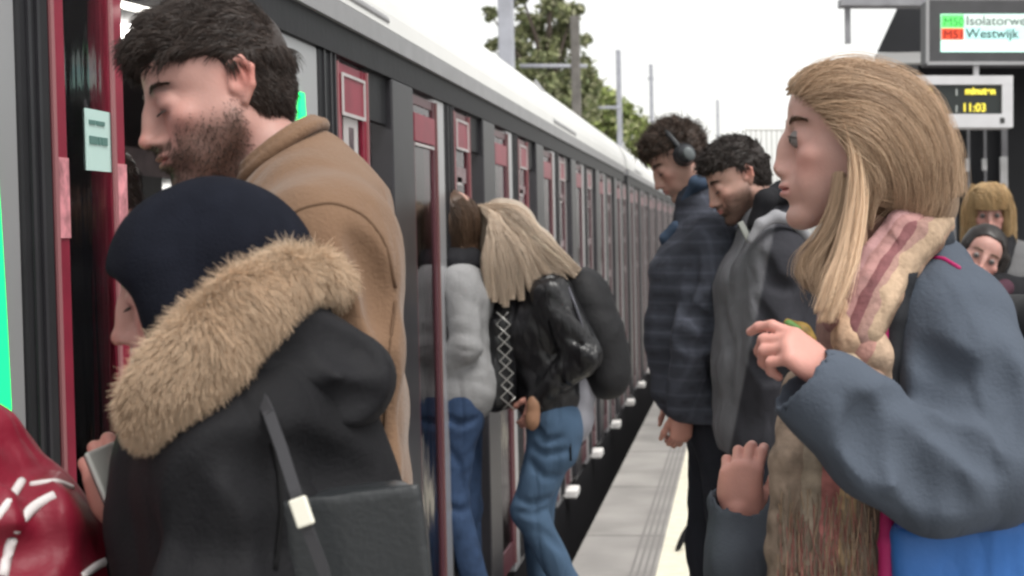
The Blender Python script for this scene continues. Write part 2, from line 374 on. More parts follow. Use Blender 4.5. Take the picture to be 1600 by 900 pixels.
# skirt below the doors
MB().box(-1.075, -1.055, Y0, Y1, -.75, -.05).build('skirt', black, train)
def yx(px, X=TX+.012): return ray_x(px, 250, X)[1]
def leaf(y0, y1, X=TX, stick=0, th=.034, fm=red, tm=redl):
    z0, z1 = .015, HD-.075; st = min(.045, (y1-y0)*.18)
    X = X-.005
    f = MB().box(X-th/2, X+th/2, y0, y0+st, z0, z1).box(X-th/2, X+th/2, y1-st, y1, z0, z1)
    f.box(X-th/2+.002, X+th/2-.002, y0+st, y1-st, z0, .12).box(X-th/2+.002, X+th/2-.002, y0+st, y1-st, z1-.03, z1)
    lf = f.build('door_leaf', fm, train)
    MB().box(X+.004, X+.010, y0+st, y1-st, .12, z1-.03).build('pane', glass, lf)
    e = MB().box(X+th/2, X+th/2+.006, y0-.008, y0+.003, z0, z1).box(X+th/2, X+th/2+.006, y1-.003, y1+.008, z0, z1)
    e.build('trim', tm, lf)
    w_ = y1-y0-2*st; a, b = y0+st, y1-st; xs = X+.0115
    if stick == 3:
        MB().box(X+th/2, X+th/2+.004, a-.01, b+.01, z1-.15, z1-.06).build('emblem', red, lf)
        if y0 < 6: MB().box(X+th/2, X+th/2+.004, a, b, z1-.165, z1-.156).build('emblem_outline', wmark, lf)
    elif stick >= 1:      # white outlined red shield at the top, stickers below it
        MB().box(X+th/2, X+th/2+.004, a-.01, b+.01, z1-.13, z1-.03).build('emblem', red, lf)
        r = MB()
        for (p, q, c, d) in ((a-.012, b+.012, z1-.034, z1-.026), (a-.012, a, z1-.13, z1-.034), (b, b+.012, z1-.13, z1-.034), (a-.012, b+.012, z1-.139, z1-.13)):
            r.box(X+th/2+.004, X+th/2+.008, p, q, c, d)
        r.build('emblem_outline', wmark, lf)
        MB().box(xs, xs+.003, a+.03, b-.10, z1-.27, z1-.24).build('sticker', wmark, lf)
    if stick == 1:
        y_, z_ = a+.03, 1.665
        MB().box(xs, xs+.003, y_, b-.05, z_, z_+.17).build('notice', wmark, lf)
        MB().box(xs+.003, xs+.005, y_+.05, b-.10, z_+.045, z_+.145).build('notice_picture', mat('notice dark', (.12, .09, .10), .6, var=.5, vscale=60), lf)
    if stick == 2:
        rr = random.Random(int(y0*100))
        for j in range(3): zz = z1-.26-j*.27; MB().box(xs, xs+.003, a+.01, b-.03*rr.random()-.01, zz, zz+rr.uniform(.03, .06)).build('sticker', mat('faded marks', (.26, .20, .21), .5, var=.3, vscale=30), lf)
    return lf
def led_shape(y, z0, z1, wd, X):
    n = 14; V = []; F = []
    for i in range(n+1):
        t = i/n; h = wd*math.sin(math.pi*min(1, t*.75+.08))**.7
        V += [(X, y-h/2+.02*t, z1+(z0-z1)*t), (X, y+h/2+.02*t, z1+(z0-z1)*t), (X-.006, y+h/2+.02*t, z1+(z0-z1)*t), (X-.006, y-h/2+.02*t, z1+(z0-z1)*t)]
    for i in range(n):
        for k in range(4): F.append((i*4+k, i*4+(k+1) % 4, i*4+4+(k+1) % 4, i*4+4+k))
    F += [(3, 2, 1, 0), (n*4, n*4+1, n*4+2, n*4+3)]
    return V, F
Y500 = yx(500); PER = yx(695)-Y500
O = [yx(p)-Y500 for p in (500, 528, 574, 610, 643, 682, 695)]
def bay(k, y):
    """one door bay from its front rubber: rubber, leaf, opening, post, leaf, grey panel"""
    X = TX
    MB().box(X-.06, X+.014, y, y+O[1], 0, HD-.06).build('door_rubber', black, train, bevel=.006)
    if k < 6:
        for t in (.25, .6, .85): MB().box(X+.014, X+.018, y+O[1]*t, y+O[1]*t+.01, 0, HD-.06).build('rubber_rib', dark, train)
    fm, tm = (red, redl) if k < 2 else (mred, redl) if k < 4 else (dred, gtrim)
    leaf(y+O[1]+.006, y+O[2], X, 1 if k == 1 else 2, fm=fm, tm=tm)
    MB().box(X-.02, X+.004, y+O[2]+.01, y+O[3]-.005, HD-.2, HD-.06).build('header', black, train)
    MB().box(X-.05, X+.022, y+O[3], y+O[4], 0, HD-.06).build('door_post', dark, train, bevel=.006)
    leaf(y+O[4]+.006, y+O[5]-.004, X, 3, fm=dred, tm=tmu if k < 4 else gtrim)
    MB().box(X-.05, X+.012, y+O[5], y+PER-.002, -.03, HD-.06).build('side_panel', silver, train, bevel=.005)
    MB().box(X-.03, -.985, y+.35, y+.54, -.065, -.012).build('step_plate', step, train, bevel=.01)
for k in range(1, 32): bay(k, Y500+(k-1)*PER)
# the nearest bay: grey panel with its green lit strip, rubber, glazed leaf between two red stiles, red leaf behind
ya = [yx(p) for p in (-500, 30, 82)]
MB().box(TX-.05, TX+.012, ya[0]-.5, ya[1], -.03, HD-.06).build('side_panel', silver, train, bevel=.006)
MB().box(TX-.06, TX+.014, ya[1]+.002, ya[2], 0, HD-.06).build('door_rubber', black, train, bevel=.008)
MB().box(TX+.014, TX+.018, ya[1]+.03, ya[1]+.04, 0, HD-.06).box(TX+.014, TX+.018, ya[1]+.06, ya[1]+.07, 0, HD-.06).build('rubber_rib', dark, train)
X = TX
z1 = HD-.075
for a, b in ((84, 107), (177, 197)):
    lf = MB().box(X-.02, X+.012, yx(a), yx(b), 0.01, z1).build('door_leaf', red, train, bevel=.005)
    MB().box(X+.012, X+.016, yx(a)-.004, yx(a)+.008, .01, z1).build('trim', redl, lf)
    MB().box(X+.012, X+.0145, yx(a)+.012, yx(b)-.004, 1.515, 1.64).build('scuff', mat('worn pink', (.55, .22, .25), .5, var=.5, vscale=40), lf)
lf = MB().box(X-.015, X+.015, yx(107), yx(177), 0.01, .16).box(X-.015, X+.015, yx(107), yx(177), z1-.02, z1).build('door_leaf', red, train)
MB().box(X+.0, X+.006, yx(107), yx(177), .16, z1-.02).build('pane', glass, lf)
lbl = MB().box(X+.0065, X+.009, yx(139), yx(177), 1.625, 1.725).build('label', mat('pale label', (.50, .68, .64), .6), lf)
yp, yq = yx(139), yx(177)
dk = mat('label ink', (.10, .2, .18), .6)
t = MB()
for j, (z, h, ws) in enumerate(((1.700, .007, ((.1, .35), (.4, .72))), (1.668, .013, ((.1, .42), (.46, .56), (.6, .82))))):
    for a, b in ws: t.box(X+.009, X+.011, yp+(yq-yp)*a, yp+(yq-yp)*b, z, z+h)
t.build('label_writing', dk, lbl)
# red leaf folded behind the man in the camel jacket
y_ = yx(378); yb_ = yx(443)
lf = MB().box(X-.02, X+.012, y_, yb_, .01, z1).build('door_leaf', red, train, bevel=.005)
MB().box(X+.012, X+.016, yb_-.008, yb_+.004, .01, z1).build('trim', redl, lf)
MB().box(X+.012, X+.015, y_, yb_-.01, z1-.155, z1-.147).build('emblem_outline', wmark, lf)
MB().box(X-.05, X+.012, yb_+.006, yx(500)-.004, -.03, HD-.06).build('side_panel', silver, train, bevel=.006)
led_y = yx(471)
V, F = led_shape(led_y, 1.2, 1.86, .09, X+.019); link_mesh('green_light', V, F, led, train, smooth=False)
V, F = led_shape(yx(-19), .75, 1.69, .05, X+.019); link_mesh('green_light', V, F, led, train, smooth=False)
# lit strip lamp inside, seen past the hair of the man in the camel jacket
c = Wp(217, 14, 900)
lamp = MB().obox(c, [Dv(1, -.25, .0), Dv(.25, 1, 0), Dv(0, 0, 1)], (.03, .006, .01)).build('strip_lamp', mat('lamp glow', (.9, .9, .85), .5, emis=(1, .97, .9), estr=1.2), train)
# thin bracket on the roof
p = lambda x, y, s: Wp(x, y, s)
MB().tube([p(648, 84, 470), p(646, 24, 470), p(606, -4, 470)], .006, 6).build('roof_bracket', mat('thin steel', (.25, .25, .26), .5), train, smooth=True)

# ------------------------------------------------------------------ background beyond the platform
steelg = mat('galvanised grey', (.40, .41, .46), .5, var=.1)
brn = mat('weathered mast', (.16, .15, .14), .8, var=.2)
def mast(px0, px1, ptop, s, label, m, arms=(), taper=1.0, gid='masts beside the track'):
    w_ = abs(px1-px0)/s/2; cx = (px0+px1)/2; c0 = Wp(cx, ptop, s); c1 = np.array([c0[0], c0[1], -1.2])
    r = thing('mast', label, 'mast', (c1[0], c1[1], -1.25), gid)
    MB().box(c0[0]-w_*taper, c0[0]+w_*taper, c0[1]-w_, c0[1]+w_, -1.25, c0[2]).build('pole', m, r, bevel=w_*.2)
    MB().box(c0[0]-w_*2, c0[0]+w_*2, c0[1]-w_*2, c0[1]+w_*2, -1.25, -1.05).build('foot', conc, r)
    for (a, b, py) in arms:
        A, B = Wp(a, py, s), Wp(b, py, s)
        MB().tube([A, B], .035, 6).build('bracket', steelg, r, smooth=True)
    return r
mast(773, 796, -260, 150, 'wide pale lilac grey mast rising out of the top of the picture', steelg)
mast(891, 905, 25, 90, 'brown weathered mast standing in front of the leafy tree', brn, [(812, 918, 103)])
mast(962, 970, 78, 70, 'slim light grey mast just right of the tree', steelg, [(920, 968, 168)])
mast(1014, 1020, 100, 60, 'thin grey mast with a small collar above the headphones wearer', steelg, [(1012, 1022, 123)])
mast(1119, 1123, 156, 60, 'thinnest grey mast above the gap between the two dark haired men', steelg)
# trees behind the train
barkm = mat('bark', (.07, .055, .045), .9, var=.3, vscale=20)
leafm = mat('leaves', (.07, .09, .03), .7, vcol=True, spec=.2)
def tree(label, blobs, s, n, cols, trunkpx, size=.13):
    c = Wp(trunkpx, 380, s); r = thing('tree', label, 'tree', (c[0], c[1], -1.25), 'trees beyond the train')
    B = [(Wp(x, y, s, dz), rr/s) for x, y, rr, dz in blobs]
    tr = MB(); top = np.array([c[0], c[1], B[0][0][2]])
    tr.tube([(c[0], c[1], -1.25), (c[0]+.1, c[1], 1.0), top*.5+np.array([c[0], c[1], 1])*.5, top], [.24, .18, .11, .03], 8)
    for q, rr in B:
        st = np.array([c[0], c[1], max(.5, q[2]-1.8)]); md = (st+q)/2+RNG.normal(size=3)*.1
        tr.tube([st, md, q], [.08, .05, .012], 6)
        for j in range(4): tr.tube([q, q+RNG.normal(size=3)*rr*.5], [.02, .006], 4)
    tr.build('trunk', barkm, r, smooth=True)
    wt = np.array([b[1]**2 for b in B]); wt /= wt.sum(); pts = []; ids = RNG.choice(len(B), n, p=wt)
    cl = RNG.normal(size=(len(B), 14, 3)); cl /= np.linalg.norm(cl, axis=2, keepdims=True); cl *= RNG.uniform(.35, 1, (len(B), 14, 1))
    ctr = np.array([b[0] for b in B])[ids]+cl[ids, RNG.integers(0, 14, n)]*np.array([b[1] for b in B])[ids][:, None]+RNG.normal(size=(n, 3))*(np.array([b[1] for b in B])[ids]*.2)[:, None]
    a = RNG.normal(size=(n, 3)); a /= np.linalg.norm(a, axis=1, keepdims=True); b = np.cross(a, RNG.normal(size=(n, 3))); b /= np.linalg.norm(b, axis=1, keepdims=True)
    sz = RNG.uniform(.5, 1.2, (n, 1))*size
    V = np.stack([ctr-a*sz, ctr+b*sz*.5, ctr+a*sz, ctr-b*sz*.5], 1).reshape(-1, 3); F = np.arange(4*n).reshape(-1, 4)
    ct = np.array(cols)[RNG.integers(0, len(cols), n)]*RNG.uniform(.7, 1.3, (n, 1)); vc = np.repeat(ct, 4, 0)
    link_mesh('crown', V, F, leafm, r, smooth=False, vc=vc)
g1 = [(.22, .24, .12), (.27, .29, .15), (.15, .18, .09), (.34, .34, .22)]
g2 = [(.29, .35, .12), (.36, .42, .16), (.21, .26, .10), (.42, .43, .24)]
tree('tall loose leafy tree rising above the train roof behind the brown mast', [(815, 110, 28, 0), (845, 80, 28, 0), (830, 40, 26, .6), (862, 10, 24, 0), (815, -10, 20, 0), (860, 140, 34, 0), (880, 60, 26, .5), (905, 110, 26, 0), (765, 20, 10, 0), (768, 72, 9, 0), (895, 20, 16, 0), (875, -40, 26, 0), (800, 60, 22, 0), (900, 165, 34, 0), (925, 140, 16, 0), (830, 150, 30, 0), (850, 200, 40, 0), (915, 60, 10, 0)], 78, 17000, g1, 862, .085)
tree('lower bright yellow green tree where the train roof meets the horizon', [(928, 150, 30, 0), (955, 170, 30, 0), (980, 200, 30, 0), (1000, 232, 22, 0), (940, 225, 30, 0), (995, 225, 14, 0), (905, 200, 24, 0), (1000, 262, 24, 0), (915, 250, 30, 0), (960, 262, 30, 0), (1025, 280, 18, 0)], 66, 13000, g2, 950, .105)
# far white railing above the second man
r = thing('railing', 'pale railing of many thin upright bars far down the platform', 'railing', (*Wp(1200, 300, 130)[:2], 0))
A, B = Wp(1165, 202, 130), Wp(1262, 202, 130)
m = MB().tube([A, B], .02, 6); zb = 0.0
m.build('top_rail', white, r); m = MB()
for i in range(13):
    q = A+(B-A)*i/12; m.box(q[0]-.012, q[0]+.012, q[1]-.012, q[1]+.012, 0, q[2])
m.build('bars', white, r)
# station building and canopy to the right
wallm = mat('dark cladding', (.016, .017, .021), .6, var=.3, vscale=1.5)
R_, U_, A_ = Dv(1, 0, 0), Dv(0, 1, 0), Dv(0, 0, 1)
Rh = np.array([R_[0], R_[1], 0]); Rh /= np.linalg.norm(Rh); Ah = np.array([-Rh[1], Rh[0], 0]); Zv = np.array([0, 0, 1.])
c = Wp(1438, 365, 215); wdt = 7.5
bl = thing('station_building', 'dark clad station building behind the hanging displays at the right', 'building', (*(c+Rh*wdt/2)[:2], 0))
MB().obox((c[0]+Rh[0]*wdt/2+Ah[0]*.4, c[1]+Rh[1]*wdt/2+Ah[1]*.4, 1.38), [Rh, Ah, Zv], (wdt/2, .4, 1.38)).build('wall', wallm, bl)
def pole(px, y0, y1, s, w_, m, par, nm='post'):
    a, b = Wp(px, y0, s), Wp(px, y1, s); MB().box(a[0]-w_, a[0]+w_, a[1]-w_, a[1]+w_, 0 if y1 > 500 else b[2], a[2]).build(nm, m, par)
pg = mat('pale post', (.28, .28, .30), .5, var=.2); pw = mat('white post', (.62, .62, .63), .5, var=.2)
for px, w_, m_ in ((1489, .009, pg), (1512, .009, pg), (1538, .009, pg), (1568, .02, pg), (1462, .007, pg)): pole(px, 120, 600, 217, w_, m_, bl)
for px, w_, a, b in ((1511, .013, 248, 268), (1538, .016, 248, 266), (1568, .024, 245, 330)): pole(px, a, b, 221, w_, pw, bl, 'white_piece')  # short whiter lengths set on the posts
pole(1487, 240, 362, 221, .016, pg, bl, 'glazing_frame')
a, b = Wp(1436, 362, 222), Wp(1490, 362, 222)
MB().tube([a, b], .014, 6).build('glazing_frame', pg, bl)
cn = thing('canopy', 'dark underside of a platform canopy with a slanting end beside the displays', 'canopy', (*Wp(1450, 365, 240)[:2], 0))
P8 = [Wp(1370, 82, 240), Wp(2900, 82, 240), Wp(2900, 82, 240, 3), Wp(1370, 82, 240, 3), Wp(1404, 8, 240), Wp(2900, 8, 240), Wp(2900, 8, 240, 3), Wp(1404, 8, 240, 3)]
MB().hexa(P8).hexa([Wp(1404, 7, 240), Wp(2900, 7, 240), Wp(2900, 7, 240, 3), Wp(1404, 7, 240, 3), Wp(1500, -420, 240), Wp(2900, -420, 240), Wp(2900, -420, 240, 3), Wp(1500, -420, 240, 3)]).build('deck_and_block', wallm, cn)  # upper block is unseen, added to darken the door glass reflections
MB().obox((Wp(1370, 89, 245)+Wp(1720, 89, 245))/2, [Rh, Ah, Zv], (np.linalg.norm(Wp(1370, 89, 245)-Wp(1720, 89, 245))/2, .06, .034)).build('white_beam', mat('beam white', (.6, .6, .6), .5), cn)
MB().obox((Wp(1312, 5, 250)+Wp(1720, 5, 250))/2, [R_, A_, U_], (np.linalg.norm(Wp(1312, 5, 250)-Wp(1720, 5, 250))/2, .06, .024)).build('top_beam', pg, cn)
a, b = Wp(1324, 8, 250), Wp(1324, 68, 250)
MB().box(a[0]-.018, a[0]+.018, a[1]-.018, a[1]+.018, b[2], a[2]).build('hanger', pg, cn)
MB().obox((Wp(1395, 50, 239)+Wp(1450, 50, 239))/2, [R_, A_, U_], (.11, .006, .006)).build('rib', pg, cn)
pp = Wp(1610, 300, 200)
MB().box(pp[0]-.1, pp[0]+.1, pp[1]-.1, pp[1]+.1, 0, Wp(1610, 60, 200)[2]).build('column', mat('column dark', (.03, .03, .035), .5), cn)
# hanging displays
def text(body, c, size, m, par, name='lettering', bold=0, sx=1):
    cu = bpy.data.curves.new(name, 'FONT'); cu.body = body; cu.size = size; cu.extrude = .001; cu.offset = bold
    o = bpy.data.objects.new(name, cu); me = None
    COL.objects.link(o); dg = bpy.context.evaluated_depsgraph_get(); me = bpy.data.meshes.new_from_object(o.evaluated_get(dg)); COL.objects.unlink(o); bpy.data.objects.remove(o)
    me.materials.clear(); me.materials.append(m)
    n = bpy.data.objects.new(name, me); COL.objects.link(n)
    M = Matrix([list(R_*sx), list(U_), list(-A_)]).transposed().to_4x4(); M.translation = Vector(c)
    n.parent = par; l = Vector(par.get('_o', par.location)); n.matrix_world = M
    n.matrix_parent_inverse = Matrix.Identity(4); n.matrix_basis = Matrix.Translation(-l) @ M
    return n
s = 290
def panel(x0, y0, x1, y1, s, dz, th, name, m, par, bevel=0):
    a, b = Wp(x0, y0, s, dz), Wp(x1, y1, s, dz); c = (a+b)/2; z = FPX/s+dz
    return MB().obox(c+A_*th/2, [R_, A_, U_], ((x1-x0)*z/FPX/2, th/2, (y1-y0)*z/FPX/2)).build(name, m, par, bevel=bevel)
sg = thing('departure_display', 'dark framed lit display listing M50 Isolatorweg and M51 Westwijk', 'display', Wp(1560, 50, s))
panel(1450, -2, 1760, 100, s, 0, .16, 'housing', mat('display housing', (.07, .07, .075), .5, var=.15), sg, .01)
panel(1448, -3, 1452, 98, s, -.004, .02, 'edge_trim', mat('trim grey', (.35, .35, .36), .4), sg)
panel(1450, 96, 1760, 101, s, -.004, .02, 'edge_trim', mat('trim grey', (.35,.35,.36), .4), sg)
def lit(n, c, e=.75): return mat(n, c, .6, emis=c, estr=e)
panel(1470, 22, 1745, 81, s, -.004, .004, 'screen', lit('screen mint', (.50, .80, .70), .7), sg)
panel(1507, 23, 1745, 42, s, -.007, .003, 'screen_row', lit('screen grey', (.52, .60, .56), .65), sg)
panel(1507, 43, 1745, 61, s, -.007, .003, 'screen_row', lit('screen blue', (.42, .70, .68), .65), sg)
panel(1471, 23, 1506, 43, s, -.010, .003, 'line_badge', lit('badge green', (.12, .72, .15), .6), sg)
panel(1471, 44, 1506, 62, s, -.010, .003, 'line_badge', lit('badge red', (.62, .07, .03), .5), sg)
ink = mat('screen ink', (.06, .11, .10), .6); bink = mat('badge ink g', (.05, .35, .08), .6); rink = mat('badge ink r', (.3, .02, .02), .6)
text('M50', Wp(1474, 40, s, -.012), .064, bink, sg); text('Isolatorweg', Wp(1509, 39, s, -.012), .072, ink, sg, sx=1.05)
text('M51', Wp(1474, 60, s, -.012), .064, rink, sg); text('Westwijk', Wp(1509, 59, s, -.012), .072, ink, sg, bold=.001, sx=1.02)
MB().obox(Wp(1525, 109, 288), [R_, A_, U_], (.012, .012, .034)).build('bracket', pw, sg)
s2 = 292
ws = thing('clock_display', 'white framed information display with amber figures hanging under the dark one', 'display', Wp(1500, 158, s2))
wf = mat('display white', (.62, .62, .64), .5, var=.05)
panel(1395, 118, 1583, 132, s2, 0, .12, 'frame', wf, ws); panel(1395, 178, 1583, 199, s2, 0, .12, 'frame', wf, ws)
panel(1566, 131, 1583, 179, s2, .001, .12, 'frame', wf, ws); panel(1395, 131, 1405, 179, s2, .001, .12, 'frame', wf, ws)
panel(1404, 131, 1567, 179, s2, .02, .05, 'screen', mat('black screen', (.022, .028, .028), .3), ws)
amb = mat('amber figures', (.6, .5, .05), .6, emis=(.85, .72, .08), estr=.8); amg = mat('dim figures', (.3, .32, .3), .6, emis=(.4, .42, .4), estr=.35)
text('minuten', Wp(1508, 147, s2, .012), .052, amb, ws, bold=.002, sx=.95); text('11:03', Wp(1503, 174, s2, .012), .062, amb, ws, bold=.001, sx=.95)
text('1', Wp(1491, 149, s2, .012), .05, amg, ws, bold=.001); text('1', Wp(1491, 175, s2, .012), .05, amg, ws, bold=.001); text('52', Wp(1440, 150, s2, .012), .06, amb, ws)
panel(1563, 184, 1570, 192, s2, -.004, .004, 'sensor', mat('sensor', (.05, .05, .05), .5), ws)
# ------------------------------------------------------------------ people
def smooth_(a, b, x): t = np.clip((x-a)/(b-a), 0, 1); return t*t*(3-2*t)
SK = dict(fair=(.45, .27, .22), pink=(.49, .275, .235), light=(.60, .365, .315), mid=(.42, .25, .19))
eye_white = mat('eye white', (.20, .18, .175), .55); iris = mat('iris', (.05, .05, .05), .2); mouthm = 0
skin = mat('skin', (.5, .3, .25), .5, vcol=True, spec=.4, sss=.12, bump=.0004, bscale=260, var=.06, vscale=30)
class Head:
    def __init__(h, c, fwd, up, female=False, tone='fair', beard=0.0, vox=.003, size=1.0, open_=1.0, jaw=1.0, neck=None, nr=.058, lips=(.50, .17, .17), fat=0, nose=1.0, low=0):
        h.low = low
        h.c = np.array(c, float); h.fr = frame(fwd, up); h.z = size; h.female, h.tone, h.beard, h.vox = female, SK[tone], beard, vox
        h.open_, h.jaw, h.neck, h.nr, h.lips, h.fat, h.nose = open_, jaw, neck, nr, lips, fat, nose
    def L(h, p): return h.c+(np.array(p, float)*h.z) @ h.fr
    def sculpt(h):
        s = Sculpt(h.vox); z = h.z; f = h.female
        class Q: pass
        s.local(h.c, h.fr*1.0)
        e = lambda c, r, k=.012, sub=False, fr=None: s.ell(np.array(c)*z, np.array(r)*z, k*z, sub, fr)
        c_ = lambda a, ra, b, rb, k=.012, sub=False: s.cone(np.array(a)*z, ra*z, np.array(b)*z, rb*z, k*z, sub)
        e((0, -.018, .034-.006*h.low), (.0715, .092, .082-.008*h.low)); e((0, .028, .028), (.060, .054, .056), .02)
        e((0, .026, -.038), (.051+h.fat*.01, .054, .072), .02)
        jx = .050*h.jaw
        for i in (-1, 1):
            c_((i*jx, .0, -.045), .019, (i*.018, .062, -.100), .017, .02)
            e((i*(.040+h.fat*.004), .058, -.022), (.022+h.fat*.004, .020, .018), .022)
            e((i*.030, .055, -.058), (.022, .026, .028), .02)
        e((0, .075, -.102), (.019, .016, .015), .018)
        c_((-.028, .0745, .019), .0080 if f else .0105, (.028, .0745, .019), .0080 if f else .0105, .012)
        e((0, .058, .048), (.040, .022, .030), .02)
        for i in (-1, 1): e((i*.033, .092, .001), (.015, .013, .010), .014, True)
        c_((0, .0785, .020), .0085, (0, .101+.004*h.nose, -.032), .0080, .012)
        e((0, .1025+.004*h.nose, -.0355), (.0092, .0095, .0085), .007)
        for i in (-1, 1):
            e((i*.0115, .093, -.040), (.0068, .0110, .0068), .007)
            e((i*.006, .099, -.0455), (.0032, .0055, .0035), .003, True)
        e((0, .086, -.014), (.0105, .016, .026), .010); e((0, .080, -.042), (.020, .012, .014), .012)
        for i in (-1, 1): e((i*.047, .012, -.026), (.020, .034, .040), .02)
        # mouth
        e((0, .078, -.063), (.026, .017, .020), .014)
        e((0, .0935, -.0595), (.021, .0075, .0046), .005); e((0, .0915, -.0700), (.018, .0080, .0056), .005)
        s.box(np.array((0, .101, -.0645))*z, (.021*z, .012*z, .0009*z), .0008, .003, True)
        e((0, .100, -.0835), (.020, .010, .006), .008, True)
        # lids over the eyeballs
        for i in (-1, 1):
            e((i*.031, .0700, .002), (.0165, .0150, .0130), .008)
            if h.open_ > .5: e((i*.031, .0865, .0005), (.0112, .0065, .0029), .0015, True)
            else: s.box(np.array((i*.031, .0865, -.0055))*z, (.011*z, .004*z, .0007*z), .0005, .002, True)
        # ears, a little behind the middle of the head
        for i in (-1, 1):
            s.chain([np.array(p)*z for p in ((i*.066, -.004, .018), (i*.073, -.012, .030), (i*.077, -.026, .031), (i*.080, -.035, .016), (i*.077, -.030, -.006), (i*.069, -.017, -.024))], [.0042*z, .0045*z, .0046*z, .0046*z, .0050*z, .0060*z], .004*z)
            e((i*.068, -.019, .006), (.0065, .016, .025), .006); e((i*.0765, -.015, .008), (.006, .008, .014), .004, True)
            c_((i*.0730, -.021, .022), .003, (i*.0730, -.024, -.004), .003, .004); e((i*.070, -.005, -.004), (.004, .004, .007), .004)
        nk = h.neck if h.neck is not None else h.L((0, -.06, -.22))
        l = (h.fr @ (np.array(nk)-h.c))
        s.cone((0, -.030*z, -.055*z), h.nr*z*.95, l, h.nr*1.08*z, .025)
        if not f: s.cone((0, .035*z, -.105*z), .012, l*np.array([1, 1, .85])+np.array([0, .045, 0]), .012, .03)
        if f is False:
            pass
        return s
    def paint(h, V):
        p = ((V-h.c) @ h.fr.T)/h.z; x, y, z = p.T; c = np.tile(np.array(h.tone), (len(V), 1))
        g = lambda cx, cy, cz, r: np.exp(-((np.abs(x)-cx)**2+(y-cy)**2+(z-cz)**2)/r**2)
        def mixc(col, w): c[:] = c*(1-w[:, None])+np.array(col)*w[:, None]
        mixc(np.array(h.tone)*[1.08, .72, .72], .42*g(.045, .07, -.03, .028)); mixc(np.array(h.tone)*[1.12, .72, .70], .7*g(0, .12, -.032, .016))
        mixc(np.array(h.tone)*[1.12, .66, .62], .75*g(.080, -.025, .01, .026))
        w = smooth_(.083, .089, y)*np.exp(-((z+.0645)/.0085)**4)*np.exp(-(x/.021)**4); mixc(h.lips, .85*w)
        br = np.exp(-((z-.024+.12*np.abs(np.abs(x)-.03))/.0055)**4)*np.exp(-((np.abs(x)-.031)/.018)**4)*(y > .05)
        mixc((.035, .022, .018) if not h.female else (.26, .16, .11), (.85 if not h.female else .45)*br)
        lid = np.exp(-((z-(.0015 if h.open_ > .5 else -.0055))/(.0050 if h.open_ > .5 else .0026))**2)*np.exp(-((np.abs(x)-.031)/.011)**4)*(y > .07); mixc((.05, .028, .028), .85*lid)
        mixc(np.array(h.tone)*[.72, .58, .60], .42*g(.030, .083, .006, .017))  # purple shading round the eyes, painted into the skin colour
        if h.beard:
            b = smooth_(-.028, -.055, z+.32*(y-.06)*0-.42*np.maximum(.055-y, 0)*-1*0)*smooth_(-.03, 0, y)
            jawl = smooth_(-.018, -.055, z-.55*(.02-np.minimum(y, .02)))*smooth_(-.02, .005, y)*smooth_(.035, .045, np.abs(x))
            m = np.maximum(smooth_(-.047, -.066, z), np.exp(-((z+.05)/.007)**4)*(y > .08)*(np.abs(x) < .03))*smooth_(-.01, .015, y)
            m = np.maximum(m, jawl)*smooth_(-.150, -.118, z+.25*(y-.05)); m = m*(1-w)
            mixc((.075, .042, .03), h.beard*m); h.bm = m
        return c
    def stubble(h, V, parent, n=2600):
        m = h.bm; idx = RNG.choice(len(V), n, p=m/m.sum()); p = V[idx]; l = (p-h.c) @ h.fr.T; nn = l-np.array([0, .02, -.05]); nn /= np.linalg.norm(nn, axis=1, keepdims=True)
        d = nn*.7+np.array([[0, .1, -.8]])+RNG.normal(size=(n, 3))*.35; d /= np.linalg.norm(d, axis=1, keepdims=True)
        t = np.linspace(0, .0055, 3)[None, :, None]*RNG.uniform(.5, 1.1, (n, 1, 1)); strands(p[:, None]+(d @ h.fr)[:, None]*t, .00035, 'beard', hairm, parent, base=(.055, .033, .023), var=.3)
    def sdf_like(h, p):      # rough distance to the skull, in local units
        d = (p-np.array([0, -.015, .03]))/np.array([.082, .105, .095]); return np.linalg.norm(d, axis=-1)

def eyes(h, parent):
    n = 260; out = []
    for i in (-1, 1):       # eyebrows: short hairs lying outwards along the brow
        u = RNG.uniform(0, 1, n//2); x = i*(.014+.034*u); z_ = .0245+.006*np.sin(u*2.4)-.003*u+RNG.normal(size=n//2)*.0018*(1.1-.6*u); y = .0865-.012*u**2-.45*np.maximum(np.abs(x)-.034, 0)
        p0 = np.stack([x, y, z_], 1); d = np.stack([i*np.full(n//2, .9), np.full(n//2, -.15), .35-.6*u], 1)+RNG.normal(size=(n//2, 3))*.12
        t = np.linspace(0, .009, 3)[None, :, None]; q = p0[:, None]+d[:, None]*t; out.append(h.c+(q*h.z) @ h.fr)
        strands(out[-1], .0007, 'eyebrow', hairm, parent, base=(.05, .032, .024) if not h.female else (.15, .09, .055), var=.3)
    zz = .0030 if h.open_ > .5 else -.0055
    for i in (-1, 1):       # lashes
        n = 46; u = np.linspace(-1, 1, n); x = i*.031+u*.0118; y = .0842-.0045*u**2; z_ = zz+(.0014 if h.open_ > .5 else -.0006)*(1-u**2)-.001*(u*i > .6)
        p0 = np.stack([x, y, z_], 1); d = np.stack([u*.3*1, np.full(n, 1.), np.full(n, .15 if h.open_ > .5 else -.5)], 1)
        t = np.linspace(0, .0065, 3)[None, :, None]; strands(h.c+((p0[:, None]+d[:, None]*t)*h.z) @ h.fr, .0007, 'lashes', hairm, parent, base=(.03, .02, .016), var=.1)
    if h.open_ <= .5: return
    for i in (-1, 1):
        s = Sculpt(.0018).local(h.c, h.fr); s.ell(np.array((i*.031, .0765, .0015))*h.z, np.array((.0125,)*3)*h.z); V, F = s.mesh()
        e = link_mesh('eye', V, F, eye_white, parent)
        s = Sculpt(.0012).local(h.c, h.fr); s.ell(np.array((i*.031+.000, .0865, .0012))*h.z, np.array((.0058, .0032, .0058))*h.z); V, F = s.mesh()
        link_mesh('iris', V, F, iris, e)

